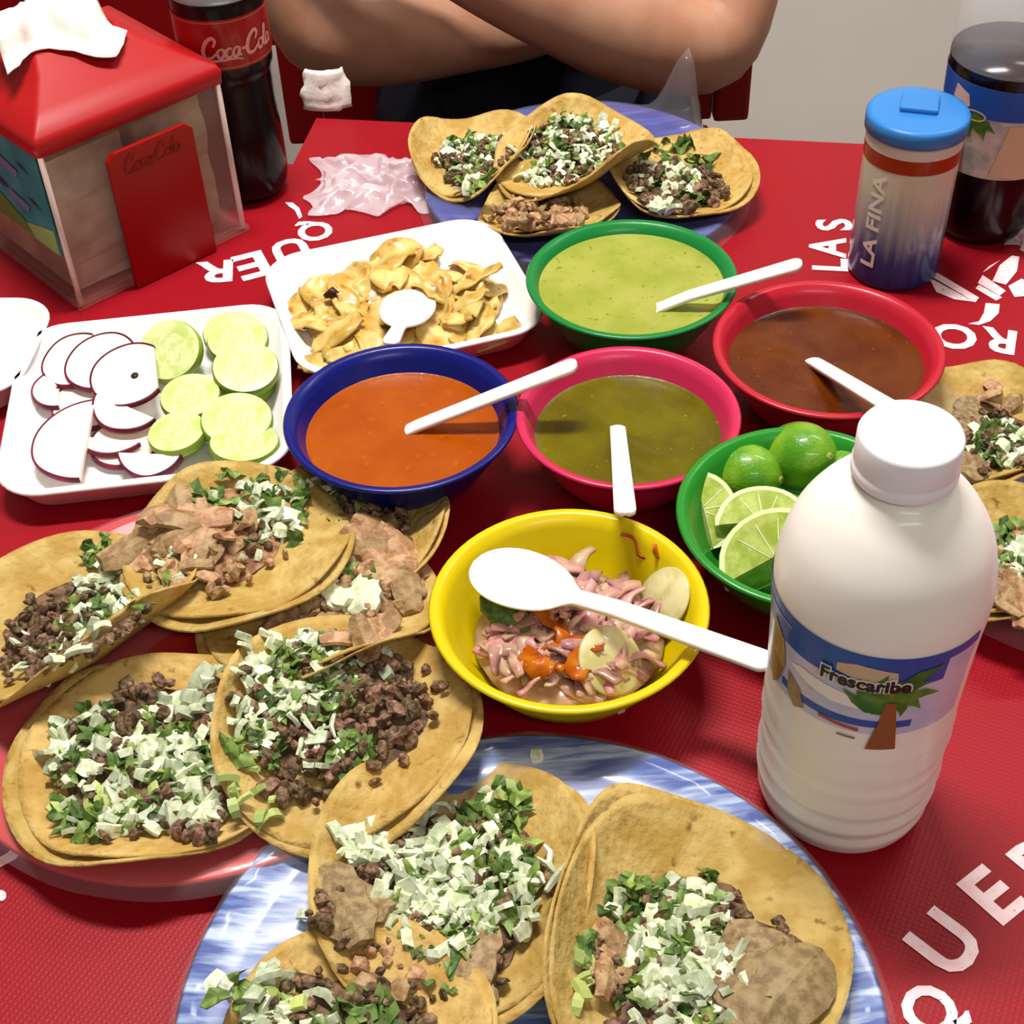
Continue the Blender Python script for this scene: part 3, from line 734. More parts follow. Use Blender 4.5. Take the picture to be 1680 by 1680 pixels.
pr('lettering_outline', tw, .1305, LW, .0013, .03); pr('lettering', tv, .1305, LD, .0016, .03)
pr('printed_gold', flat([(-.006, .140), (.004, .132), (.006, .118), (.002, .104), (-.003, .098), (-.008, .112)][::-1]), 0, LGD, .0008, -.95)
pr('printed_gold', flat([(-.002, .118), (.006, .112), (.009, .102), (.004, .0985), (-.001, .104)][::-1]), 0, LGD, .0008, -.72)
pr('printed_red_line', flat([(-.012, .1035), (.006, .1015), (.006, .1035), (-.012, .1055)]), 0, LR, .0008, -.08)
pr('printed_small_line', flat([(-.004, .096), (.004, .0955), (.004, .0968), (-.004, .0973)]), 0, mat('label_grey', srgb(120, 120, 116), .5), .0006, -.05)

# --- dark soda on the right
p = P(1605, 370)
t = thing('soda_bottle', 'half full plastic bottle of dark soda behind the blue lidded shaker', 'bottle', (p.x, p.y, TZ + .0006)); ca = cam_angle(p)
pf = smooth_prof([(.026, .0), (.0315, .004), (.0345, .014), (.0372, .045), (.0400, .075), (.0420, .100), (.0428, .128), (.0432, .150), (.0415, .170), (.0355, .190), (.026, .207), (.0155, .222), (.0140, .232)], 6)
rf = interp(pf); COLA = mat('cola', srgb(24, 5, 7), .18, spec=.4)
obj('bottle_body', mesh('b', *lathe([q for q in pf if q[1] > .134], 64)), CLEAR, t)
obj('soda', mesh('s', *lathe([(.0002, .003)] + [(r, max(z, .003)) for r, z in pf if z < .139] + [(rf(.139) - .0007, .139), (.0002, .139)], 64)), COLA, t)
obj('cap', mesh('c', *lathe([(.0155, .228), (.016, .229), (.016, .245), (.0145, .2465), (.0002, .2468)], 40)), mat('blue_cap', srgb(30, 60, 160), .35), t)
lab = obj('label', mesh('l', *band(rf, .060, .128, ca - 2.0, ca + 1.6, .0004)), mat('label_grey_white', srgb(206, 198, 190), .3, coat=.3, col2=srgb(150, 156, 150), scale=50), t)
obj('blue_band', mesh('bb', *band(rf, .106, .128, ca - 2.0, ca + 1.6, .0006)), LB, lab)
pr('printed_cloud', flat([(-.010, .124), (.002, .120), (.004, .112), (-.004, .108), (-.012, .114)][::-1]), 0, mat('label_pink', srgb(232, 196, 190), .4), .0009, -.62)
for da, ln in ((.1, .016), (.7, .013), (1.5, .012), (2.3, .013), (3.0, .016), (3.6, .012), (-.5, .012)):
    pr('palm_frond', frond(0, .098, da, ln, .007), 0, LG, .0011, -.42)
pr('palm_trunk', flat([(-.002, .098), (-.005, .062), (.004, .062), (.002, .098)]), 0, LT, .0013, -.62)
pr('printed_oval', ribbon([(.008 * math.cos(k * PI / 12), .107 + .0035 * math.sin(k * PI / 12)) for k in range(25)], .0012), 0, LC, .0014, -.42)
pr('printed_panel', flat([(-.006, .062), (.022, .062), (.022, .103), (.002, .103)]), 0, LC, .0009, .12)

# --- cola bottle on the left, red label
def script(word_w):
    """flowing script lettering of the label, unit height about 1"""
    st = []
    def add(pts, w=(.10, .17)): st.append(ribbon(pts, list(w), 5))
    def bigC(x, s): add([(x + .55 * s, .62), (x + .66 * s, .95), (x + .45 * s, 1.12), (x + .14 * s, .85), (x, .38), (x + .12 * s, .02), (x + .45 * s, .02), (x + .72 * s, .28)], (.11, .22))
    def o(x): add([(x + .20, .5), (x + .02, .40), (x + .02, .12), (x + .18, .0), (x + .34, .14), (x + .34, .40), (x + .20, .5), (x + .38, .42)])
    def c(x): add([(x + .32, .42), (x + .18, .5), (x + .02, .34), (x + .04, .08), (x + .2, .0), (x + .4, .14)])
    def a(x): add([(x + .34, .46), (x + .14, .5), (x, .26), (x + .08, .02), (x + .26, .08), (x + .36, .44), (x + .36, .08), (x + .5, .04)])
    def l(x): add([(x, .1), (x + .2, .6), (x + .24, 1.0), (x + .14, 1.02), (x + .08, .5), (x + .14, .04), (x + .3, .1)])
    bigC(0, 1); o(.78); c(1.22); a(1.62); add([(2.12, .34), (2.34, .38)]); bigC(2.42, 1); o(3.18); l(3.56); a(3.86)
    add([(.4, 0), (.2, -.16), (.9, -.14), (1.7, -.10), (2.2, -.22)], (.06, .14))
    v, f = join(st); k = word_w / 4.4
    return [Vector(((q.x + .12 * q.y - 2.2) * k, q.y * k * 1.0, 0)) for q in v], f
p = P(410, 310)
t = thing('cola_bottle', 'tall dark cola bottle with a red label behind the napkin box', 'bottle', (p.x, p.y, TZ + .0006)); ca = cam_angle(p)
pf = smooth_prof([(.022, .0), (.0285, .004), (.0322, .016), (.0325, .045), (.0312, .075), (.0318, .100), (.0340, .114), (.0342, .158), (.0325, .172), (.0275, .190), (.0190, .208), (.0140, .222), (.0135, .232)], 6)
rf = interp(pf)
obj('bottle_body', mesh('b', *lathe([q for q in pf if q[1] > .161], 64)), CLEAR, t)
obj('cola', mesh('s', *lathe([(.0002, .003)] + [(r, max(z, .003)) for r, z in pf if z < .166] + [(rf(.166) - .0007, .166), (.0002, .166)], 64)), mat('cola_black', srgb(10, 4, 5), .22, spec=.3), t)
obj('cap', mesh('c', *lathe([(.0145, .228), (.015, .229), (.015, .243), (.0135, .2445), (.0002, .2448)], 40)), mat('red_cap', srgb(190, 16, 24), .35), t)
lab = obj('label', mesh('l', *band(rf, .1165, .1545, ca - PI, ca + PI, .0004)), mat('label_red', srgb(182, 14, 22), .35, coat=.2), t)
PINK = mat('label_script', srgb(226, 150, 146), .4)
sv, sf = script(.060); pr('lettering', (sv, sf), .1265, PINK, .0009, .36)
for zz in (.1185, .1525):
    obj('label_line', mesh('ll', *band(rf, zz - .0004, zz + .0004, ca - PI, ca + PI, .0006, 64, 1)), mat('label_line', srgb(200, 110, 100), .4), lab)

# ================================================================= SHAKER
p = P(1463, 440)
t = thing('salt_shaker', 'cylindrical salt shaker with a light blue flip lid and blue to white body', 'shaker', (p.x, p.y, TZ + .0006)); ca = cam_angle(p)
SH = mat('shaker_print', (1, 1, 1), .3, coat=.4)
nt = SH.node_tree; N = nt.nodes; tc = N.new('ShaderNodeTexCoord'); sp = N.new('ShaderNodeSeparateXYZ'); nt.links.new(tc.outputs['Object'], sp.inputs[0])
mp = N.new('ShaderNodeMapping'); mp.inputs['Scale'].default_value = (160, 160, 6); nt.links.new(tc.outputs['Object'], mp.inputs[0])
ns = N.new('ShaderNodeTexNoise'); ns.inputs['Scale'].default_value = 1; nt.links.new(mp.outputs[0], ns.inputs['Vector'])
ma = N.new('ShaderNodeMath'); ma.operation = 'MULTIPLY_ADD'; ma.inputs[1].default_value = .045; nt.links.new(ns.outputs['Fac'], ma.inputs[0]); nt.links.new(sp.outputs['Z'], ma.inputs[2])
cr = N.new('ShaderNodeValToRGB'); nt.links.new(ma.outputs[0], cr.inputs[0])
e = cr.color_ramp.elements; e[0].position = .024; e[0].color = (*srgb(14, 52, 128), 1); e[1].position = .098; e[1].color = (*srgb(206, 200, 176), 1)
q = e.new(.046); q.color = (*srgb(36, 92, 158), 1); q = e.new(.068); q.color = (*srgb(150, 166, 170), 1)
nt.links.new(cr.outputs[0], N['Principled BSDF'].inputs['Base Color'])
pf = [(.0300, .0), (.0316, .002), (.0320, .006), (.0320, .104), (.0315, .112)]; rf = interp(pf)
lab = obj('shaker_body', mesh('b', *lathe([(.0002, .0)] + pf + [(.0002, .112)], 64)), SH, t)
obj('orange_band', mesh('ob', *band(rf, .0925, .1030, 0, 2 * PI, .0003)), mat('orange_print', srgb(190, 62, 16), .35, coat=.3), lab)
obj('white_band', mesh('wb', *band(rf, .1030, .1110, 0, 2 * PI, .0003)), mat('white_print2', srgb(214, 200, 186), .35), lab)
SB = mat('sky_blue_plastic', srgb(62, 150, 236), .35)
lid = obj('lid', mesh('lid', *lathe([(.0325, .1115), (.0340, .1120), (.0342, .1215), (.0330, .1235), (.0300, .1240), (.0002, .1240)], 64)), SB, t)
ang = ca + PI / 2
fl = obj('flip_cap', bevel(mesh('fl', *box(-.0125, .0125, -.012, .012, .1236, .1275), smooth=False), .0015), SB, lid, loc=(0, 0, 0), rot=(0, 0, ang)); fl.location = Vector((-.006 * math.cos(ca), -.006 * math.sin(ca), 0))
v, f = sc2(text_mesh('LA FINA', .03), .0200, 0, 0, .0150)
v = [Vector((-q.y, q.x, 0)) for q in v]
pr('lettering', (v, f), .052, mat('shaker_letter', srgb(226, 224, 206), .4), .0006, -.42)

# ================================================================= NAPKIN BOX
c0 = P(135, 505); c1 = P(400, 378); ex = (c1 - c0); W = ex.length; rz = math.atan2(ex.y, ex.x); D = .140; HB = .127
t = thing('napkin_dispenser', 'clear plastic napkin box with a red roof shaped lid at the left', 'napkin holder', (c0.x, c0.y, TZ + .0006), (0, 0, rz))
CLB = mat('clear_acrylic', srgb(206, 150, 140), .12, alpha=.16, spec=.7)
REDL = mat('red_lid_plastic', srgb(200, 22, 26), .42); REDD = mat('red_panel', srgb(176, 6, 6), .35)
tk = .0025
obj('base', bevel(mesh('base', *box(-.004, W + .004, -.004, D + .004, 0, .004), smooth=False), .001), CLB, t)
for a in (box(0, W, 0, tk, .0041, HB), box(0, W, D - tk, D, .0041, HB), box(0, tk, tk + .0001, D - tk - .0001, .0041, HB), box(W - tk, W, tk + .0001, D - tk - .0001, .0041, HB)):
    obj('clear_panel', mesh('panel', *a, smooth=False), CLB, t)
for x, y in ((0, 0), (W, 0), (0, D), (W, D)):
    obj('corner_bead', mesh('bead', *tube([(x, y, .004), (x, y, HB)], .0022, 8)), mat('clear_bead', srgb(240, 214, 204), .2, alpha=.55), t)
pts = [(.042, .0), (.112, .0), (.112, .102), (.106, .107), (.048, .107), (.042, .102)]
v, f = prism(pts, 0, .004)
pan = obj('red_panel', bevel(mesh('pan', [(x, -.0058 - z, y) for x, y, z in v], f, smooth=False), .0012), REDD, t)
pan.location = (-.001, 0, 0)
sv, sf = script(.046)
obj('faint_lettering', mesh('fp', [(.077 + q.x, -.0102, .090 + q.y) for q in sv], sf, smooth=False), mat('faint_red', srgb(150, 6, 8), .4), pan)
CARD = mat('teal_card', srgb(44, 136, 144), .6, spec=.2, col2=srgb(84, 166, 176), scale=18)
card = obj('printed_card', bevel(mesh('card', *box(-.0022, -.0006, .006, D - .006, .040, HB - .004), smooth=False), .0004), CARD, t)
def onc(name, pts, m, k=0): obj(name, mesh(name, [(-.0026 - k, y, z) for y, z in pts], [tuple(range(len(pts)))], smooth=False), m, card)
onc('printed_hill', [(.006, .062), (.006, .041), (.105, .041), (.105, .066), (.06, .048)][::-1], mat('card_green', srgb(150, 190, 110), .4))
onc('printed_hill', [(.05, .052), (.105, .072), (.105, .042), (.04, .042)], mat('card_dark_green', srgb(80, 150, 70), .4), .0003)
INK = mat('card_ink', srgb(34, 58, 66), .5); INK2 = mat('card_violet', srgb(104, 108, 140), .5)
for z0, y0 in ((.098, .018), (.072, .014)):
    onc('printed_mark', [(y0, z0), (y0 + .012, z0 + .006), (y0 + .020, z0 + .0055), (y0 + .012, z0 + .003)], INK, .0004)
    onc('printed_mark', [(y0 + .020, z0 - .002), (y0 + .044, z0 + .002), (y0 + .05, z0 - .004), (y0 + .024, z0 - .009)], INK2, .0004)
    onc('printed_mark', [(y0 + .046, z0 + .002), (y0 + .058, z0 + .006), (y0 + .066, z0 + .003), (y0 + .056, z0)], INK, .0005)
def rect(x0, x1, y0, y1, z): return [(x0, y0, z), (x1, y0, z), (x1, y1, z), (x0, y1, z)]
def lidloop(s, z, r=.006):
    r = min(r, .0035); hx, hy = (W / 2 + .0035) * s[0], (D / 2 + .0035) * s[1]
    return [(W / 2 + x, D / 2 + y, z) for x, y, _ in rrect(hx, hy, r, 4)]
L = [lidloop((.97, .97), HB - .006), lidloop((1, 1), HB - .006), lidloop((1.01, 1.01), HB + .003), lidloop((.98, .98), HB + .0075), lidloop((.78, .74), HB + .0155), lidloop((.55, .44), HB + .0265), lidloop((.46, .26), HB + .0335, .004), lidloop((.44, .22), HB + .035, .003),
     lidloop((.41, .19), HB + .0335, .003), lidloop((.41, .19), HB + .022, .003)]
obj('lid', mesh('lid', *loft(L, False, True)), REDL, t)
nrg = random.Random(3)
for k, lab in enumerate(('folded white napkin stack inside the clear box, left of the red panel', 'folded white napkin stack inside the clear box, right of the red panel')):
    x0, x1 = ((.006, .066), (.076, W - .008))[k]
    L = [[(x, y + .004 * noise.noise((x * 40, z * 60, k)), z) for x, y, _ in [((x0, .012, 0)), ((x1, .012 + .004 * k, 0)), ((x1, D - .012, 0)), ((x0, D - .012, 0))]] for z in [i * .0095 for i in range(12)]]
    o = obj('napkin_stack', mesh('stack', *loft(L), smooth=False), mat('napkin_beige', srgb(206, 192, 168), .85, col2=srgb(168, 150, 122), scale=26, bump=.5, bscale=90))
    o.location = (c0.x, c0.y, TZ + .0055); o.rotation_euler = (0, 0, rz); tag(o, lab, 'napkin')
# the napkin pulled half out of the lid
vs, fs = [], []; n, m2 = 22, 16
for i in range(n + 1):
    for k in range(m2 + 1):
        u, v = -1 + 2 * i / n, k / m2
        x = W / 2 - .014 + u * (.024 + .022 * v) + .006 * noise.noise((u * 2, v * 3, 1)); dr = max(0, v - .45)
        y = D / 2 + .006 - .050 * dr * (1.3 + .5 * math.sin(3 * u)) + .007 * math.sin(u * 5 + v * 2) * (1 - .5 * v) + .004 * noise.noise((u * 5, v * 5, 4))
        z = HB + .032 + .030 * math.sin(min(1, v * 1.9) * PI * .5) - .050 * dr * dr * 3.0 + .005 * noise.noise((u * 4, v * 4, 9)) - .006 * max(0, dr) * abs(u)
        z = max(z, HB + .037 - 0.30 * max(0, (D / 2 - y) - .012) + .0015)
        vs.append((x, y, z))
for i in range(n):
    for k in range(m2):
        a = i * (m2 + 1) + k; fs.append((a, a + m2 + 1, a + m2 + 2, a + 1))
o = obj('paper_napkin', mesh('napkin', vs, fs), NAPKIN, loc=(c0.x, c0.y, TZ), rot=(0, 0, rz))
o.modifiers.new('th', 'SOLIDIFY').thickness = .0008
tag(o, 'white paper napkin pulled out of the top of the red lid', 'napkin')
onv = mat('napkin_ink', srgb(50, 44, 44), .6)
# scrap of paper at the far table edge
vs, fs = [], []
sc_p = P(538, 190)
for i in range(9):
    for k in range(9):
        u, v = -1 + i / 4, -1 + k / 4
        x = u * .021 * (1 - .25 * max(0, v)) + .004 * noise.noise((u * 2, v * 2, 6)); z = .004 + (v + 1) * .017 + .001 * noise.noise((u * 3, v * 3, 2)); y = .006 * (v + 1) * .5 + .003 * noise.noise((u * 2.2, v * 2.2, 3)) + .006 * u * u
        vs.append((x, y, z))
for i in range(8):
    for k in range(8): a = i * 9 + k; fs.append((a, a + 9, a + 10, a + 1))
o = obj('paper_scrap', mesh('scrap', vs, fs), NAPKIN, loc=sc_p); o.modifiers.new('th', 'SOLIDIFY').thickness = .0012
tag(o, 'crumpled white paper scrap standing at the far table edge', 'paper')

# ================================================================= LIMES
PEEL = mat('lime_peel', srgb(92, 166, 28), .3, col2=srgb(156, 206, 56), scale=32, bump=.25, bscale=600, coat=.35)
PITH = mat('lime_pith', srgb(226, 238, 176), .5); LFLESH = mat('lime_flesh', srgb(176, 200, 76), .25, col2=srgb(206, 220, 120), scale=120, coat=.4)
def lime_r(th):      # pointed ellipsoid, th from the pole
    return 1.0
def lime_prof(R):
    out = []
    for k in range(17):
        a = -PI / 2 + PI * k / 16; z = 1.16 * R * math.sin(a); r = R * math.cos(a) ** .92 if k not in (0, 16) else .0002
        if abs(a) > 1.35: z += math.copysign(.05 * R, a)
        out.append((max(r, .0002), z))
    return out
def lime(label, px, z, R, rot):
    t = thing('lime', label, 'lime', P(*px, z), rot, 'limes in the green bowl')
    obj('peel', mesh('peel', *lathe(lime_prof(R), 32)), PEEL, t)
    obj('stem_scar', mesh('scar', *lathe([(.0026, 0), (.002, .0012), (.0003, .0008)], 10)), mat('lime_scar', srgb(168, 176, 80), .6), t, loc=(0, 0, 1.2 * R))
def wedge(label, px, z, R, phi, up=.45, ang=1.9):
    # one cut face looks up towards the viewer; phi = direction of the rind on that face
    n = (-cF * .8 + Vector((0, 0, up))).normalized(); r_ = cR * math.cos(math.radians(phi)) + cU * math.sin(math.radians(phi))
    r_ = (r_ - n * r_.dot(n)).normalized(); z_ = n.cross(r_)
    a = -ang / 2; lx = Vector((math.cos(a), math.sin(a), 0)); ln = Vector((math.sin(a), -math.cos(a), 0))
    Rm = Matrix((r_, z_, n)).transposed() @ Matrix((lx, Vector((0, 0, 1)), ln))
    t = thing('lime_wedge', label, 'lime wedge', P(*px, z), Rm.to_euler(), 'limes in the green bowl')
    prf = lime_prof(R); na = 12; vs, fs = [], []
    for r, zz in prf:
        for k in range(na + 1):
            a = -ang / 2 + ang * k / na; vs.append((r * math.cos(a), r * math.sin(a), zz))
    for i in range(len(prf) - 1):
        for k in range(na): q = i * (na + 1) + k; fs.append((q, q + 1, q + na + 2, q + na + 1))
    obj('peel', mesh('peel', vs, fs), PEEL, t)
    for s in (-1, 1):
        a = s * ang / 2; c, sn = math.cos(a), math.sin(a); nx, ny = -sn * s * .0003, c * s * .0003
        v = [(r * c, r * sn, zz) for r, zz in prf]; obj('pith', mesh('pith', v, [tuple(range(len(v))) if s > 0 else tuple(range(len(v)))[::-1]], smooth=False), PITH, t)
        v = [(max(r - .0024, .0004) * c + nx, max(r - .0024, .0004) * sn + ny, zz * .93) for r, zz in prf]
        fl = obj('flesh', mesh('flesh', v, [tuple(range(len(v))) if s > 0 else tuple(range(len(v)))[::-1]], smooth=False), LFLESH, t)
        for q in (-.5, 0, .5):
            w_ = R * .78 * math.sqrt(1 - q * q)
            v = [(.001 * c + nx * 2, .001 * sn + ny * 2, q * R * .2 - .0003), (w_ * c + nx * 2, w_ * sn + ny * 2, q * R * .95 - .0003), (w_ * c + nx * 2, w_ * sn + ny * 2, q * R * .95 + .0003), (.001 * c + nx * 2, .001 * sn + ny * 2, q * R * .2 + .0003)]
            obj('membrane', mesh('mem', v, [(0, 1, 2, 3) if s < 0 else (3, 2, 1, 0)], smooth=False), PITH, fl)
lime('whole lime with a pale tip, higher of the two at the back', (1312, 748), .041, .0200, (1.0, .3, .5))
lime('whole dark green lime at the back left of the bowl', (1222, 778), .036, .0185, (1.35, 0, 1.0))
lime('small lime end at the right beside the white bottle', (1384, 776), .034, .0170, (1.2, .6, 0))
lime('lime lying lowest in the bowl under the wedges', (1290, 862), .024, .0180, (1.4, .2, .3))
wedge('lime wedge standing against the left rim, cut side to the viewer', (1154, 836), .040, .0192, 12)
wedge('lime wedge in front with the broadest cut face', (1272, 914), .043, .0265, 118)
wedge('lime wedge half hidden behind the front wedge', (1252, 856), .040, .0220, 95, .9)

# ================================================================= PICKLED ONION SALAD IN THE YELLOW BOWL
RO = mat('pickled_onion', srgb(210, 158, 146), .3, rnd=.3, col2=srgb(168, 84, 112), scale=70, coat=.3, lo=.45, hi=.7)
RO2 = mat('pale_pickled_onion', srgb(214, 182, 150), .3, rnd=.2, col2=srgb(190, 140, 120), scale=70, coat=.3)
HAB = mat('orange_habanero', srgb(226, 122, 10), .25, col2=srgb(200, 84, 6), scale=80, coat=.4, rnd=.08)
def strip(seed, L=.042, w=.0095, th=.0018):
    rnd = random.Random(seed); n = 14; pts = []; a = rnd.uniform(-.5, .5); cur = rnd.uniform(-1, 1) * 55; p = Vector((0, 0, 0)); L *= rnd.uniform(.7, 1.3)
    for i in range(n + 1):
        pts.append(p.copy()); p = p + Vector((math.cos(a), math.sin(a), .35 * math.sin(i * .8 + seed))) * L / n; a += cur * L / n
    mid = sum(pts, Vector()) / len(pts); loops = []
    for i, q in enumerate(pts):
        d = (pts[min(i + 1, n)] - pts[max(i - 1, 0)]).normalized(); s = Vector((-d.y, d.x, .5 * math.sin(i * .5 + seed))).normalized(); u = d.cross(s)
        ww = w * (.35 + .65 * math.sin(PI * (i + .6) / (n + 1.2))) * rnd.uniform(.9, 1.1); q = q - mid
        loops.append([q + s * ww / 2 + u * th / 2, q - s * ww / 2 + u * th / 2, q - s * ww / 2 - u * th / 2, q + s * ww / 2 - u * th / 2])
    return mesh('strip', *loft(loops))
strips = [strip(k) for k in range(9)]
peppers = [strip(20 + k, .036, .014, .002) for k in range(4)]
for q in peppers: q.materials.append(HAB)
bc = b_yel.location
sal = thing('pickled_onion_salad', 'heap of pink pickled onion strips in the yellow bowl', 'pickled onions', bc + Vector((0, 0, .005)))
rg = random.Random(8)
vs, fs = lathe([(.030, .001), (.044, .014), (.050, .020), (.042, .0225), (.02, .024), (.0003, .0245)], 40)
obj('onion_mass', mesh('mass', [Vector(v) + Vector((0, 0, .003 * fbm(v, 70, 2))) for v in vs], fs), RO2, sal, kind='stuff')
for k in range(105):
    a = rg.uniform(0, 2 * PI); r = .039 * math.sqrt(rg.random()); x, y = r * math.cos(a), r * math.sin(a)
    z = .025 + .007 * (1 - (r / .047) ** 2) + rg.uniform(-.002, .003)
    o = obj('onion_strip', strips[k % 9], None, sal, loc=(x, y, z), rot=(rg.uniform(-.35, .35), rg.uniform(-.35, .35), rg.uniform(0, 6.28)))
    o.material_slots or strips[k % 9].materials.append(RO); o.scale = [rg.uniform(.7, 1.05)] * 3
    o.material_slots[0].link = 'OBJECT'; o.material_slots[0].material = RO if rg.random() < .55 else RO2
for px, rz_, sc, tl, lab in (((915, 1045), .4, 1.1, .2, 'orange habanero slice topmost in the middle of the pickled onions'), ((880, 1085), 2.2, 1.0, -.2, 'orange habanero slice left of the pale cucumber round, lower in the heap'), ((955, 1090), 1.2, 1.0, .3, 'orange habanero slice touching the pale cucumber round'),
        ((1060, 905), 1.9, .8, .8, 'pointed orange habanero strip against the far wall of the yellow bowl'), ((1095, 925), 1.3, .7, .9, 'pointed orange habanero strip at the far right wall of the yellow bowl'), ((935, 1060), 2.8, .9, .1, 'orange habanero slice just below the spoon in the yellow bowl')):
    o = obj('habanero_slice', peppers[int(sc * 10) % 4], None, loc=P(*px, .040), rot=(tl, .2, rz_)); o.scale = (sc, sc, sc)
    o.material_slots[0].link = 'OBJECT'; o.material_slots[0].material = HAB
    tag(o, lab, 'pepper', 'habanero slices in the yellow bowl')
v, f = lathe([(.0175, 0), (.0185, .0012), (.0175, .0024), (.0003, .0026)], 36, True)
for px, lab, e in (((1000, 1085), 'pale round cucumber slice leaning in the front of the yellow bowl', (.45, .5, 0)), ((1090, 985), 'pale cucumber slice at the right inside wall of the yellow bowl', (.2, -.8, 0))):
    o = obj('pickled_slice', mesh('ps', v, f), mat('pale_slice', srgb(206, 196, 128), .35, col2=srgb(222, 212, 160), scale=110, coat=.3), loc=P(*px, .036), rot=e); tag(o, lab, 'cucumber slice')
o = obj('herb_sprig', petals[2], None, loc=P(835, 1010, .041), rot=(.3, .2, -.7)); o.scale = (.8, .6, .8); o.material_slots[0].link = 'OBJECT'; o.material_slots[0].material = CILA
tag(o, 'green leaf piece under the spoon in the yellow bowl', 'herb')

# ================================================================= TACOS
def make_onion(seed):
    r = random.Random(seed); a, b, c = r.uniform(.0055, .0130), r.uniform(.0036, .0072), r.uniform(.0014, .0028); loops = []; cv = r.uniform(.1, .5)
    for k in range(4):
        u = -1 + 2 * k / 3; hw = b / 2 * r.uniform(.8, 1.1) * (1 if k in (1, 2) else .82); z = -cv * a * u * u * .5; dx = r.uniform(-.0004, .0004)
        loops.append([(u * a / 2 + dx, hw, z + c / 2), (u * a / 2 - dx, -hw, z + c / 2), (u * a / 2, -hw * .9, z - c / 2), (u * a / 2, hw * .9, z - c / 2)])
    return mesh('onion', *loft(loops), smooth=False)
def make_shred(seed):
    r = random.Random(seed); L, b = r.uniform(.012, .020), r.uniform(.0018, .0028)
    return mesh('shred', *tube([(-L / 2, 0, 0), (-L / 6, r.uniform(-.002, .002), .001), (L / 6, r.uniform(-.002, .002), .001), (L / 2, 0, 0)], [b * .4, b * .6, b * .6, b * .3], 5), smooth=False)
def make_leaf(seed):
    r = random.Random(seed); n = 11; R = r.uniform(.0036, .0062); vs = [(0, 0, .0008)]
    for k in range(n):
        a = 2 * PI * k / n; q = R * (1 + .35 * math.cos(3 * a) + r.uniform(-.18, .18)); vs.append((q * math.cos(a), q * math.sin(a) * .8, r.uniform(-.0012, .0012) + .0018 * math.cos(2 * a)))
    fs = [(0, k + 1, (k + 1) % n + 1) for k in range(n)]
    N = len(vs); vs += [(x, y, z - .0004) for x, y, z in vs]; fs += [tuple(i + N for i in f[::-1]) for f in fs]
    return mesh('leaf', vs, fs, smooth=False)
def make_chunk(seed, s=.0042):
    r = random.Random(seed); bm = bmesh.new(); bmesh.ops.create_icosphere(bm, subdivisions=1, radius=s)
    k = Vector((r.uniform(.7, 1.5), r.uniform(.6, 1.1), r.uniform(.45, .8)))
    for v in bm.verts: v.co = Vector(v.co[i] * k[i] for i in range(3)) * (1 + r.uniform(-.22, .22))
    me = bpy.data.meshes.new('chunk'); bm.to_mesh(me); bm.free(); return me
def make_slice(seed, L=.030, w=.014, th=.0018):
    r = random.Random(seed); L *= r.uniform(.8, 1.2); n = 8; loops = []
    for i in range(n + 1):
        u = -1 + 2 * i / n; hw = w / 2 * (1 - .45 * abs(u) ** 3) * r.uniform(.85, 1.15); z = .003 * math.sin(u * 2 + seed) 
        loops.append([(u * L / 2, hw, z + .001), (u * L / 2, 0, z + .002 + th * .6), (u * L / 2, -hw, z), (u * L / 2, -hw, z - th * .6), (u * L / 2, hw, z + .001 - th)])
    return mesh('slice', *loft(loops), smooth=False)
KIND = {'onion': ([make_onion(i) for i in range(12)], ONION, 'onion_piece', 1.1), 'ogreen': ([make_onion(40 + i) for i in range(5)], ONION2, 'onion_piece', .9),
        'shred': ([make_shred(i) for i in range(6)], ONION, 'onion_shred', .3), 'leaf': ([make_leaf(i) for i in range(9)], CILA, 'cilantro_leaf', .9),
        'beef': ([make_chunk(i) for i in range(8)], BEEF, 'meat_chunk', 1.5), 'pork': ([make_slice(i) for i in range(7)], PORK, 'meat_slice', .35),
        'porkbit': ([make_chunk(30 + i, .0052) for i in range(6)], PORK, 'meat_chunk', 1.5), 'tongue': ([make_slice(20 + i, .040, .026, .004) for i in range(4)], TONGUE, 'meat_slice', .2),
        'wedge': ([make_slice(50 + i, .030, .018, .003) for i in range(3)], ONION, 'onion_wedge', .25)}
for k, (ms, m_, nm, fl) in KIND.items():
    for q in ms: q.materials.append(m_)
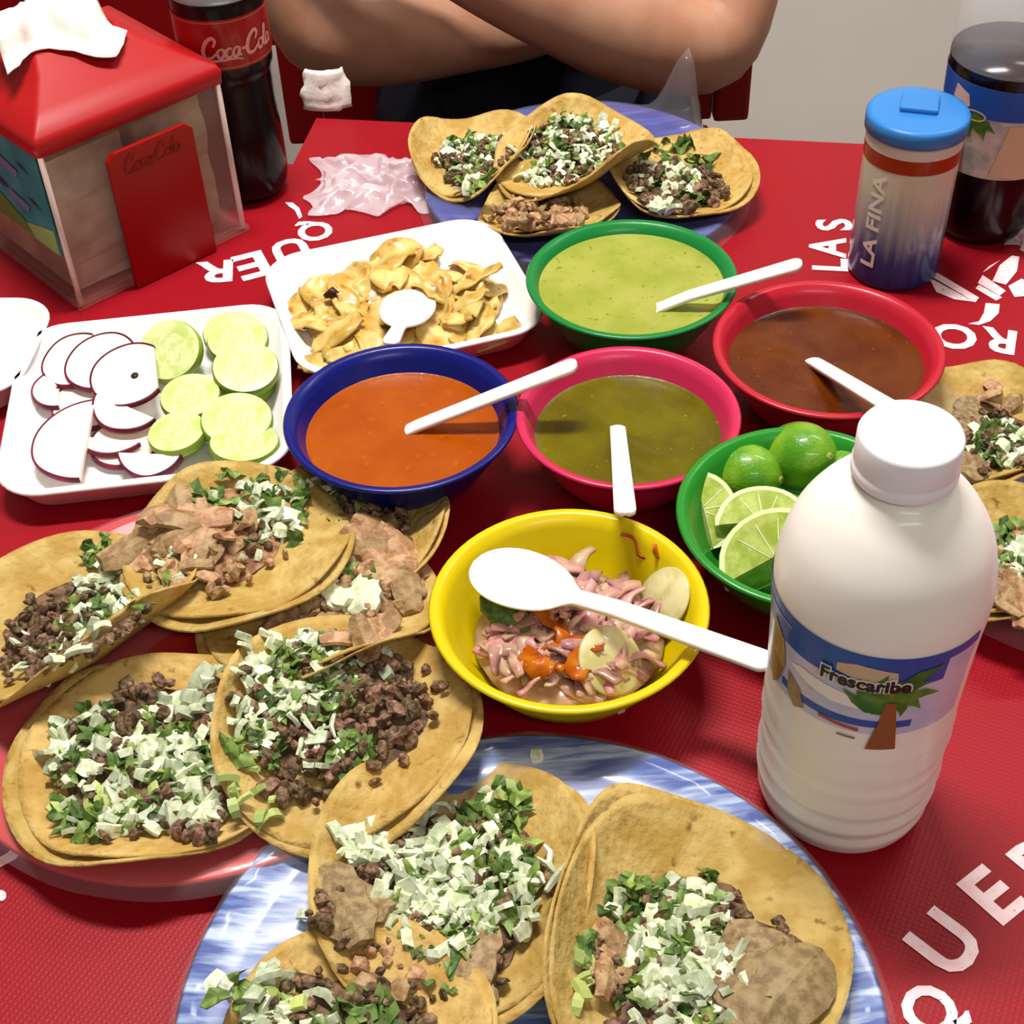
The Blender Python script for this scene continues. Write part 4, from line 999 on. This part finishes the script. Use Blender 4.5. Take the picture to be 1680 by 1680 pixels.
class Taco:
    def __init__(s, label, px, r, rot, Rl, Rr, z0, tilt=(0, 0), seed=0, squash=1.0, bow=2.0, wave=.0034, group='', under=(.004, -.003)):
        s.r, s.Rl, s.Rr, s.seed, s.sq, s.bow, s.wave = r, Rl, Rr, seed, squash, bow, wave
        p = P(*px, z0); s.t = thing('taco', label, 'taco', p, (math.radians(tilt[0]), math.radians(tilt[1]), math.radians(rot - 90)), group)
        s.M = Matrix.LocRotScale(s.t.location, s.t.rotation_euler, None); s.inv = s.M.inverted(); s.rnd = random.Random(seed + 100); s.mounds = []
        s.z0 = z0
        s.shell(0, 0, 0, 1.0, 0); s.shell(under[0], under[1], -.0026, 1.02, 5)
    def pt(s, a, b, seed=0):
        R = s.Rl if a < 0 else s.Rr; q = min(abs(a) / R, 2.2); x = math.copysign(R * math.sin(q), a); z = R * (1 - math.cos(q))
        u = math.hypot(a, b) / s.r; ph = math.atan2(b, a)
        z += s.bow * b * b + s.wave * u * u * (math.sin(3 * ph + s.seed) + .6 * math.sin(5 * ph + 2 * s.seed + seed))
        return Vector((x, b, z))
    def zat(s, x, y):
        R = s.Rl if x < 0 else s.Rr; q = math.asin(min(.999, abs(x) / R)); return s.pt(math.copysign(q * R, x), y).z
    def shell(s, dx, dy, dz, k, seed):
        nr, na = 16, 56; vs, fs = [], []
        for side in (0, 1):
            for i in range(nr + 1):
                for j in range(na):
                    ph = 2 * PI * j / na; rr = s.r * k * (i / nr) * (1 + .018 * noise.noise((math.cos(ph) * 2, math.sin(ph) * 2, s.seed + seed)))
                    a, b = rr * math.cos(ph) + dx, rr * math.sin(ph) * s.sq + dy; p = s.pt(a, b, seed); p.z += dz + .0006 * fbm((a, b, s.seed), 160, 2) - side * .0018
                    vs.append(p)
        N = (nr + 1) * na
        for i in range(nr):
            for j in range(na):
                q = (i + 1) * na + (j + 1) % na; f = (i * na + j, (i + 1) * na + j, q, i * na + (j + 1) % na); fs.append(f); fs.append(tuple(x + N for x in f[::-1]))
        for j in range(na): a = nr * na + j; b = nr * na + (j + 1) % na; fs.append((a, a + N, b + N, b))
        obj('tortilla', mesh('tortilla', vs, fs), TORT, s.t)
    def loc(s, px, h=.012):
        """local xy of the filling spot seen at pixel px"""
        p = P(*px, s.z0 + h); q = s.inv @ p
        for _ in range(3):
            z = s.z(q.x, q.y); d = (p - EYE).normalized(); d2 = s.inv.to_3x3() @ d; q = q + d2 * ((z - q.z) / d2.z)
        return q
    def z(s, x, y):
        m = 0
        for cx, cy, rx, h in s.mounds: m += h * max(0, 1 - ((x - cx) ** 2 + (y - cy) ** 2) / rx ** 2)
        return s.zat(max(-.98 * s.Rl, min(.98 * s.Rr, x)), y) + m
    def mound(s, px, rx, h, m):
        q = s.loc(px, .010); s.mounds.append((q.x, q.y, rx, h)); vs, fs = [], []; nr, na = 10, 30
        for i in range(nr + 1):
            for j in range(na):
                ph = 2 * PI * j / na; rr = rx * i / nr * .9 * (1 + .40 * noise.noise((math.cos(ph) * 1.6, math.sin(ph) * 1.6, s.seed)))
                x, y = q.x + rr * math.cos(ph), q.y + rr * math.sin(ph); v = Vector((x, y, s.z(x, y) + .0005 + (.003 * fbm((x, y, s.seed), 130, 3) if i < nr else -.001))); vs.append(v)
        for i in range(nr):
            for j in range(na): fs.append((i * na + j, (i + 1) * na + j, (i + 1) * na + (j + 1) % na, i * na + (j + 1) % na))
        obj('filling', mesh('filling', vs, fs), m, s.t, kind='stuff')
        s.put('beef' if m is BM else 'porkbit', px, rx * .85, 95 if m is BM else 34, .8)
    def put(s, kind, px, spread, n, sc=1.0, stretch=(1, 1), flatness=None):
        ms, m_, nm, fl = KIND[kind]; q = s.loc(px); fl = fl if flatness is None else flatness; R = s.rnd
        for k in range(int(n * (1.35 if kind in ('onion', 'leaf') and spread > .011 else 1))):
            aa = R.uniform(0, 2 * PI); rr = 1.18 * math.sqrt(R.random()) if spread > .007 else R.random(); gx, gy = rr * math.cos(aa), rr * math.sin(aa)
            d = (s.M.to_3x3().inverted() @ Vector((gx * spread * stretch[0], gy * spread * stretch[1], 0)))
            x, y = q.x + d.x, q.y + d.y; z = s.z(x, y) + .0022 + R.uniform(0, .0035) * (1 if spread > .006 else .3)
            o = obj(nm, ms[R.randrange(len(ms))], None, s.t, loc=(x, y, z), rot=(R.uniform(-fl, fl), R.uniform(-fl, fl), R.uniform(0, 6.28)))
            o.scale = [sc * R.uniform(.75, 1.25)] * 3
BM = mat('meat_mass', srgb(140, 108, 78), .6, col2=srgb(86, 62, 44), scale=140, bump=.6, bscale=300)
PM = mat('pork_mass', srgb(190, 146, 104), .6, col2=srgb(140, 92, 58), scale=120, bump=.6, bscale=300)
GF, GL, GA, GR = 'tacos on the large blue plate', 'tacos on the red plate', 'tacos on the far plate', 'tacos on the lilac plate'

# large blue plate
a = Taco('taco heaped with white onion, nearest the front of the yellow bowl', (740, 1452), .0715, 84, .085, .085, .011, (0, 0), 1, group=GF, bow=.8)
a.mound((740, 1480), .048, .010, BM)
a.put('onion', (740, 1400), .034, 30); a.put('leaf', (740, 1440), .034, 24); a.put('leaf', (800, 1345), .016, 26); a.put('leaf', (740, 1560), .018, 26); a.put('leaf', (820, 1450), .02, 20)
a.put('onion', (600, 1395), .012, 16, 1.1); a.put('onion', (690, 1430), .022, 50, 1.15); a.put('onion', (720, 1500), .020, 40, 1.1); a.put('onion', (800, 1500), .018, 28); a.put('shred', (830, 1450), .022, 16)
a.put('ogreen', (630, 1400), .006, 5); a.put('tongue', (600, 1500), .008, 2, .85); a.put('tongue', (780, 1605), .010, 2, .8); a.put('beef', (560, 1510), .012, 14); a.put('porkbit', (650, 1590), .014, 9); a.put('leaf', (620, 1380), .006, 5)
b = Taco('taco with diced onion and grey meat at the lower right of the blue plate', (1120, 1575), .0735, 72, .058, .16, .015, (0, 2), 2, group=GF, under=(-.006, .002))
b.mound((1150, 1600), .046, .010, BM)
b.put('leaf', (1090, 1540), .026, 26); b.put('onion', (1110, 1550), .026, 34, 1.1); b.put('onion', (1130, 1580), .024, 55, 1.15); b.put('onion', (1120, 1650), .020, 30, 1.1); b.put('leaf', (1060, 1500), .012, 20); b.put('leaf', (1150, 1500), .012, 14); b.put('leaf', (1130, 1610), .028, 34); b.put('leaf', (960, 1555), .006, 5); b.put('leaf', (1160, 1445), .005, 5)
b.put('onion', (1180, 1500), .008, 6, 1.3); b.put('tongue', (1270, 1580), .008, 3, 1.0); b.put('tongue', (1270, 1650), .010, 3, 1.0); b.put('pork', (1010, 1590), .010, 5, .8); b.put('ogreen', (970, 1620), .012, 8)
c = Taco('taco cut off by the bottom edge of the picture', (590, 1745), .062, 70, .07, .075, .013, (3, 0), 3, group=GF)
c.mound((560, 1720), .036, .008, BM)
c.put('onion', (470, 1665), .016, 26, 1.2); c.put('ogreen', (450, 1670), .014, 12, 1.2); c.put('leaf', (590, 1680), .014, 16); c.put('beef', (640, 1680), .014, 14); c.put('leaf', (420, 1672), .012, 10)

# red plate
d = Taco('taco with dark chopped beef at the far left of the red plate', (140, 1035), .068, 47, .11, .046, .016, (0, -2), 4, group=GL, under=(.006, -.004))
d.mound((140, 1045), .046, .009, BM)
d.put('beef', (62, 1050), .017, 46); d.put('beef', (100, 1100), .016, 26); d.put('onion', (190, 960), .018, 30); d.put('onion', (170, 1030), .022, 36); d.put('leaf', (200, 1010), .026, 44); d.put('leaf', (170, 920), .010, 12); d.put('shred', (70, 1080), .014, 8); d.put('onion', (130, 1085), .016, 12); d.put('leaf', (140, 1060), .016, 12)
g = Taco('taco of roast pork slices at the back of the red plate', (392, 906), .064, 25, .13, .12, .027, (0, 0), 5, group=GL, under=(.008, -.002), bow=1.2)
g.mound((350, 890), .042, .008, PM)
g.put('onion', (380, 860), .030, 16, .9); g.put('leaf', (400, 850), .030, 14, .9); g.put('pork', (285, 880), .020, 16, 1.15); g.put('pork', (340, 930), .018, 8, .9); g.put('pork', (400, 880), .014, 5, .8); g.put('leaf', (455, 820), .014, 16); g.put('onion', (455, 870), .010, 14, 1.2); g.put('leaf', (340, 820), .008, 7); g.put('onion', (290, 940), .010, 10); g.put('leaf', (300, 945), .010, 8); g.put('onion', (450, 830), .012, 10, .8); g.put('beef', (420, 885), .010, 7)
i_ = Taco('taco with browned meat at the back right of the red plate', (585, 888), .056, 60, .075, .075, .014, (2, 0), 6, group=GL)
i_.mound((590, 880), .032, .007, BM)
i_.put('beef', (600, 885), .016, 24, .9); i_.put('leaf', (575, 850), .014, 14, .8); i_.put('ogreen', (530, 830), .008, 8, .8); i_.put('onion', (520, 815), .008, 6, .8)
h = Taco('taco with a large pale onion wedge and pork, beside the yellow bowl', (530, 1000), .065, 18, .25, .085, .019, (0, 0), 7, group=GL, under=(.007, -.004), bow=1.0)
h.mound((570, 990), .036, .008, PM)
h.put('wedge', (560, 978), .004, 2, 1.0, flatness=.15); h.put('wedge', (600, 980), .004, 1, 1.0, flatness=.15); h.put('pork', (640, 910), .012, 7, 1.1); h.put('pork', (650, 960), .012, 7); h.put('pork', (480, 1015), .010, 6, .8); h.put('leaf', (595, 940), .008, 8, .8); h.put('pork', (590, 1050), .010, 4, .9)
e = Taco('taco with large onion dice at the front of the red plate', (272, 1264), .0690, 6, .13, .12, .013, (0, 0), 8, group=GL, under=(.002, -.006), bow=2.6)
e.mound((265, 1250), .052, .011, BM)
e.put('beef', (230, 1165), .014, 18); e.put('beef', (330, 1370), .012, 10); e.put('onion', (220, 1290), .028, 56, 1.2); e.put('onion', (300, 1210), .022, 34, 1.25); e.put('onion', (330, 1320), .014, 18, 1.2); e.put('leaf', (210, 1280), .032, 50); e.put('leaf', (320, 1250), .020, 24); e.put('leaf', (170, 1350), .012, 10); e.put('onion', (100, 1240), .008, 6, 1.1); e.put('ogreen', (190, 1310), .024, 14, 1.2); e.put('onion', (340, 1110), .006, 4, 1.2); e.put('onion', (140, 1200), .014, 10, 1.1); e.put('leaf', (130, 1210), .016, 12)
f_ = Taco('taco with cilantro and beef at the right of the red plate, in front', (556, 1200), .0690, 76, .060, .17, .022, (0, 0), 9, group=GL, under=(.006, -.003), bow=1.0)
f_.mound((540, 1180), .046, .010, BM)
f_.put('beef', (640, 1150), .024, 60, 1.05); f_.put('beef', (500, 1270), .018, 26); f_.put('leaf', (500, 1130), .022, 50); f_.put('onion', (490, 1110), .024, 44, .95); f_.put('onion', (450, 1180), .018, 26); f_.put('leaf', (580, 1240), .010, 14); f_.put('onion', (535, 1250), .010, 10); f_.put('shred', (480, 1200), .020, 14); f_.put('leaf', (420, 1230), .012, 14); f_.put('ogreen', (420, 1310), .012, 12); f_.put('onion', (610, 1090), .008, 5, 1.1); f_.put('leaf', (520, 1070), .012, 12)

# far plate
j = Taco('taco at the left end of the far blue plate', (778, 262), .058, 78, .050, .060, .014, (0, -6), 10, group=GA)
j.mound((780, 265), .032, .007, BM)
j.put('onion', (780, 255), .026, 40); j.put('leaf', (775, 240), .018, 16); j.put('leaf', (785, 270), .022, 30); j.put('onion', (770, 305), .010, 10); j.put('leaf', (790, 310), .008, 9)
m_ = Taco('taco of crumbled pork at the near side of the far plate', (905, 352), .052, 12, .075, .065, .014, (0, 0), 11, group=GA)
m_.mound((885, 362), .036, .007, PM)
m_.put('porkbit', (885, 355), .030, 60, .95); m_.put('porkbit', (935, 360), .012, 12); m_.put('beef', (910, 350), .010, 8)
l_ = Taco('taco with brown meat at the right end of the far plate', (1105, 300), .062, 105, .085, .085, .013, (0, 4), 12, group=GA)
l_.mound((1105, 310), .038, .007, BM)
l_.put('beef', (1110, 310), .034, 60); l_.put('leaf', (1105, 270), .026, 20); l_.put('onion', (1095, 300), .028, 22); l_.put('onion', (1090, 285), .012, 16, 1.1); l_.put('leaf', (1100, 300), .020, 22); l_.put('onion', (1085, 345), .010, 10, 1.2); l_.put('leaf', (1130, 320), .014, 12); l_.put('onion', (1125, 300), .010, 8)
k_ = Taco('taco full of shredded onion in the middle of the far plate', (945, 270), .062, 30, .065, .060, .026, (8, 0), 13, group=GA, under=(.006, -.003))
k_.mound((935, 260), .038, .009, BM)
k_.put('onion', (925, 255), .034, 56, .9); k_.put('leaf', (950, 245), .034, 24, .9); k_.put('leaf', (930, 250), .026, 44, .9); k_.put('shred', (950, 255), .022, 18); k_.put('onion', (990, 225), .014, 14, .9); k_.put('onion', (890, 290), .012, 16, .9)

# lilac plate
n_ = Taco('taco behind the white bottle cap at the right edge', (1612, 712), .058, 20, .10, .10, .013, (0, 0), 14, group=GR)
n_.mound((1640, 730), .034, .008, BM)
n_.put('onion', (1650, 730), .018, 34); n_.put('leaf', (1640, 735), .016, 30); n_.put('tongue', (1610, 775), .010, 3, .7); n_.put('pork', (1640, 660), .010, 4, .7); n_.put('tongue', (1570, 690), .010, 2, .6)
o_ = Taco('taco at the right edge beside the shoulder of the white bottle', (1690, 930), .058, 10, .09, .08, .014, (0, 0), 15, group=GR)
o_.mound((1690, 940), .036, .008, PM)
o_.put('onion', (1670, 930), .014, 26, 1.1); o_.put('leaf', (1665, 915), .014, 20); o_.put('pork', (1665, 990), .012, 8, .9); o_.put('leaf', (1640, 880), .008, 8); o_.put('beef', (1665, 960), .01, 10)
# scraps fallen on the large blue plate
rg = random.Random(21)
for q, (px, lab) in enumerate((((350, 1610), 'onion scrap on the outermost left rim of the blue plate'), ((374, 1614), 'square onion scrap just inside the left rim of the blue plate'), ((458, 1590), 'long onion scrap alone on the bare blue plate'), ((500, 1500), 'onion scrap leaning on the left edge of the onion heaped taco'),
        ((480, 1640), 'onion scrap between the lower two tacos and the bare plate'), ((880, 1236), 'green onion scrap on the far rim of the blue plate'))):
    o = obj('onion_scrap', KIND['onion'][0][q], None, loc=P(*px, .016), rot=(0, 0, rg.uniform(0, 6))); o.scale = [1.0] * 3
    tag(o, lab, 'onion', 'onion scraps on the blue plate')
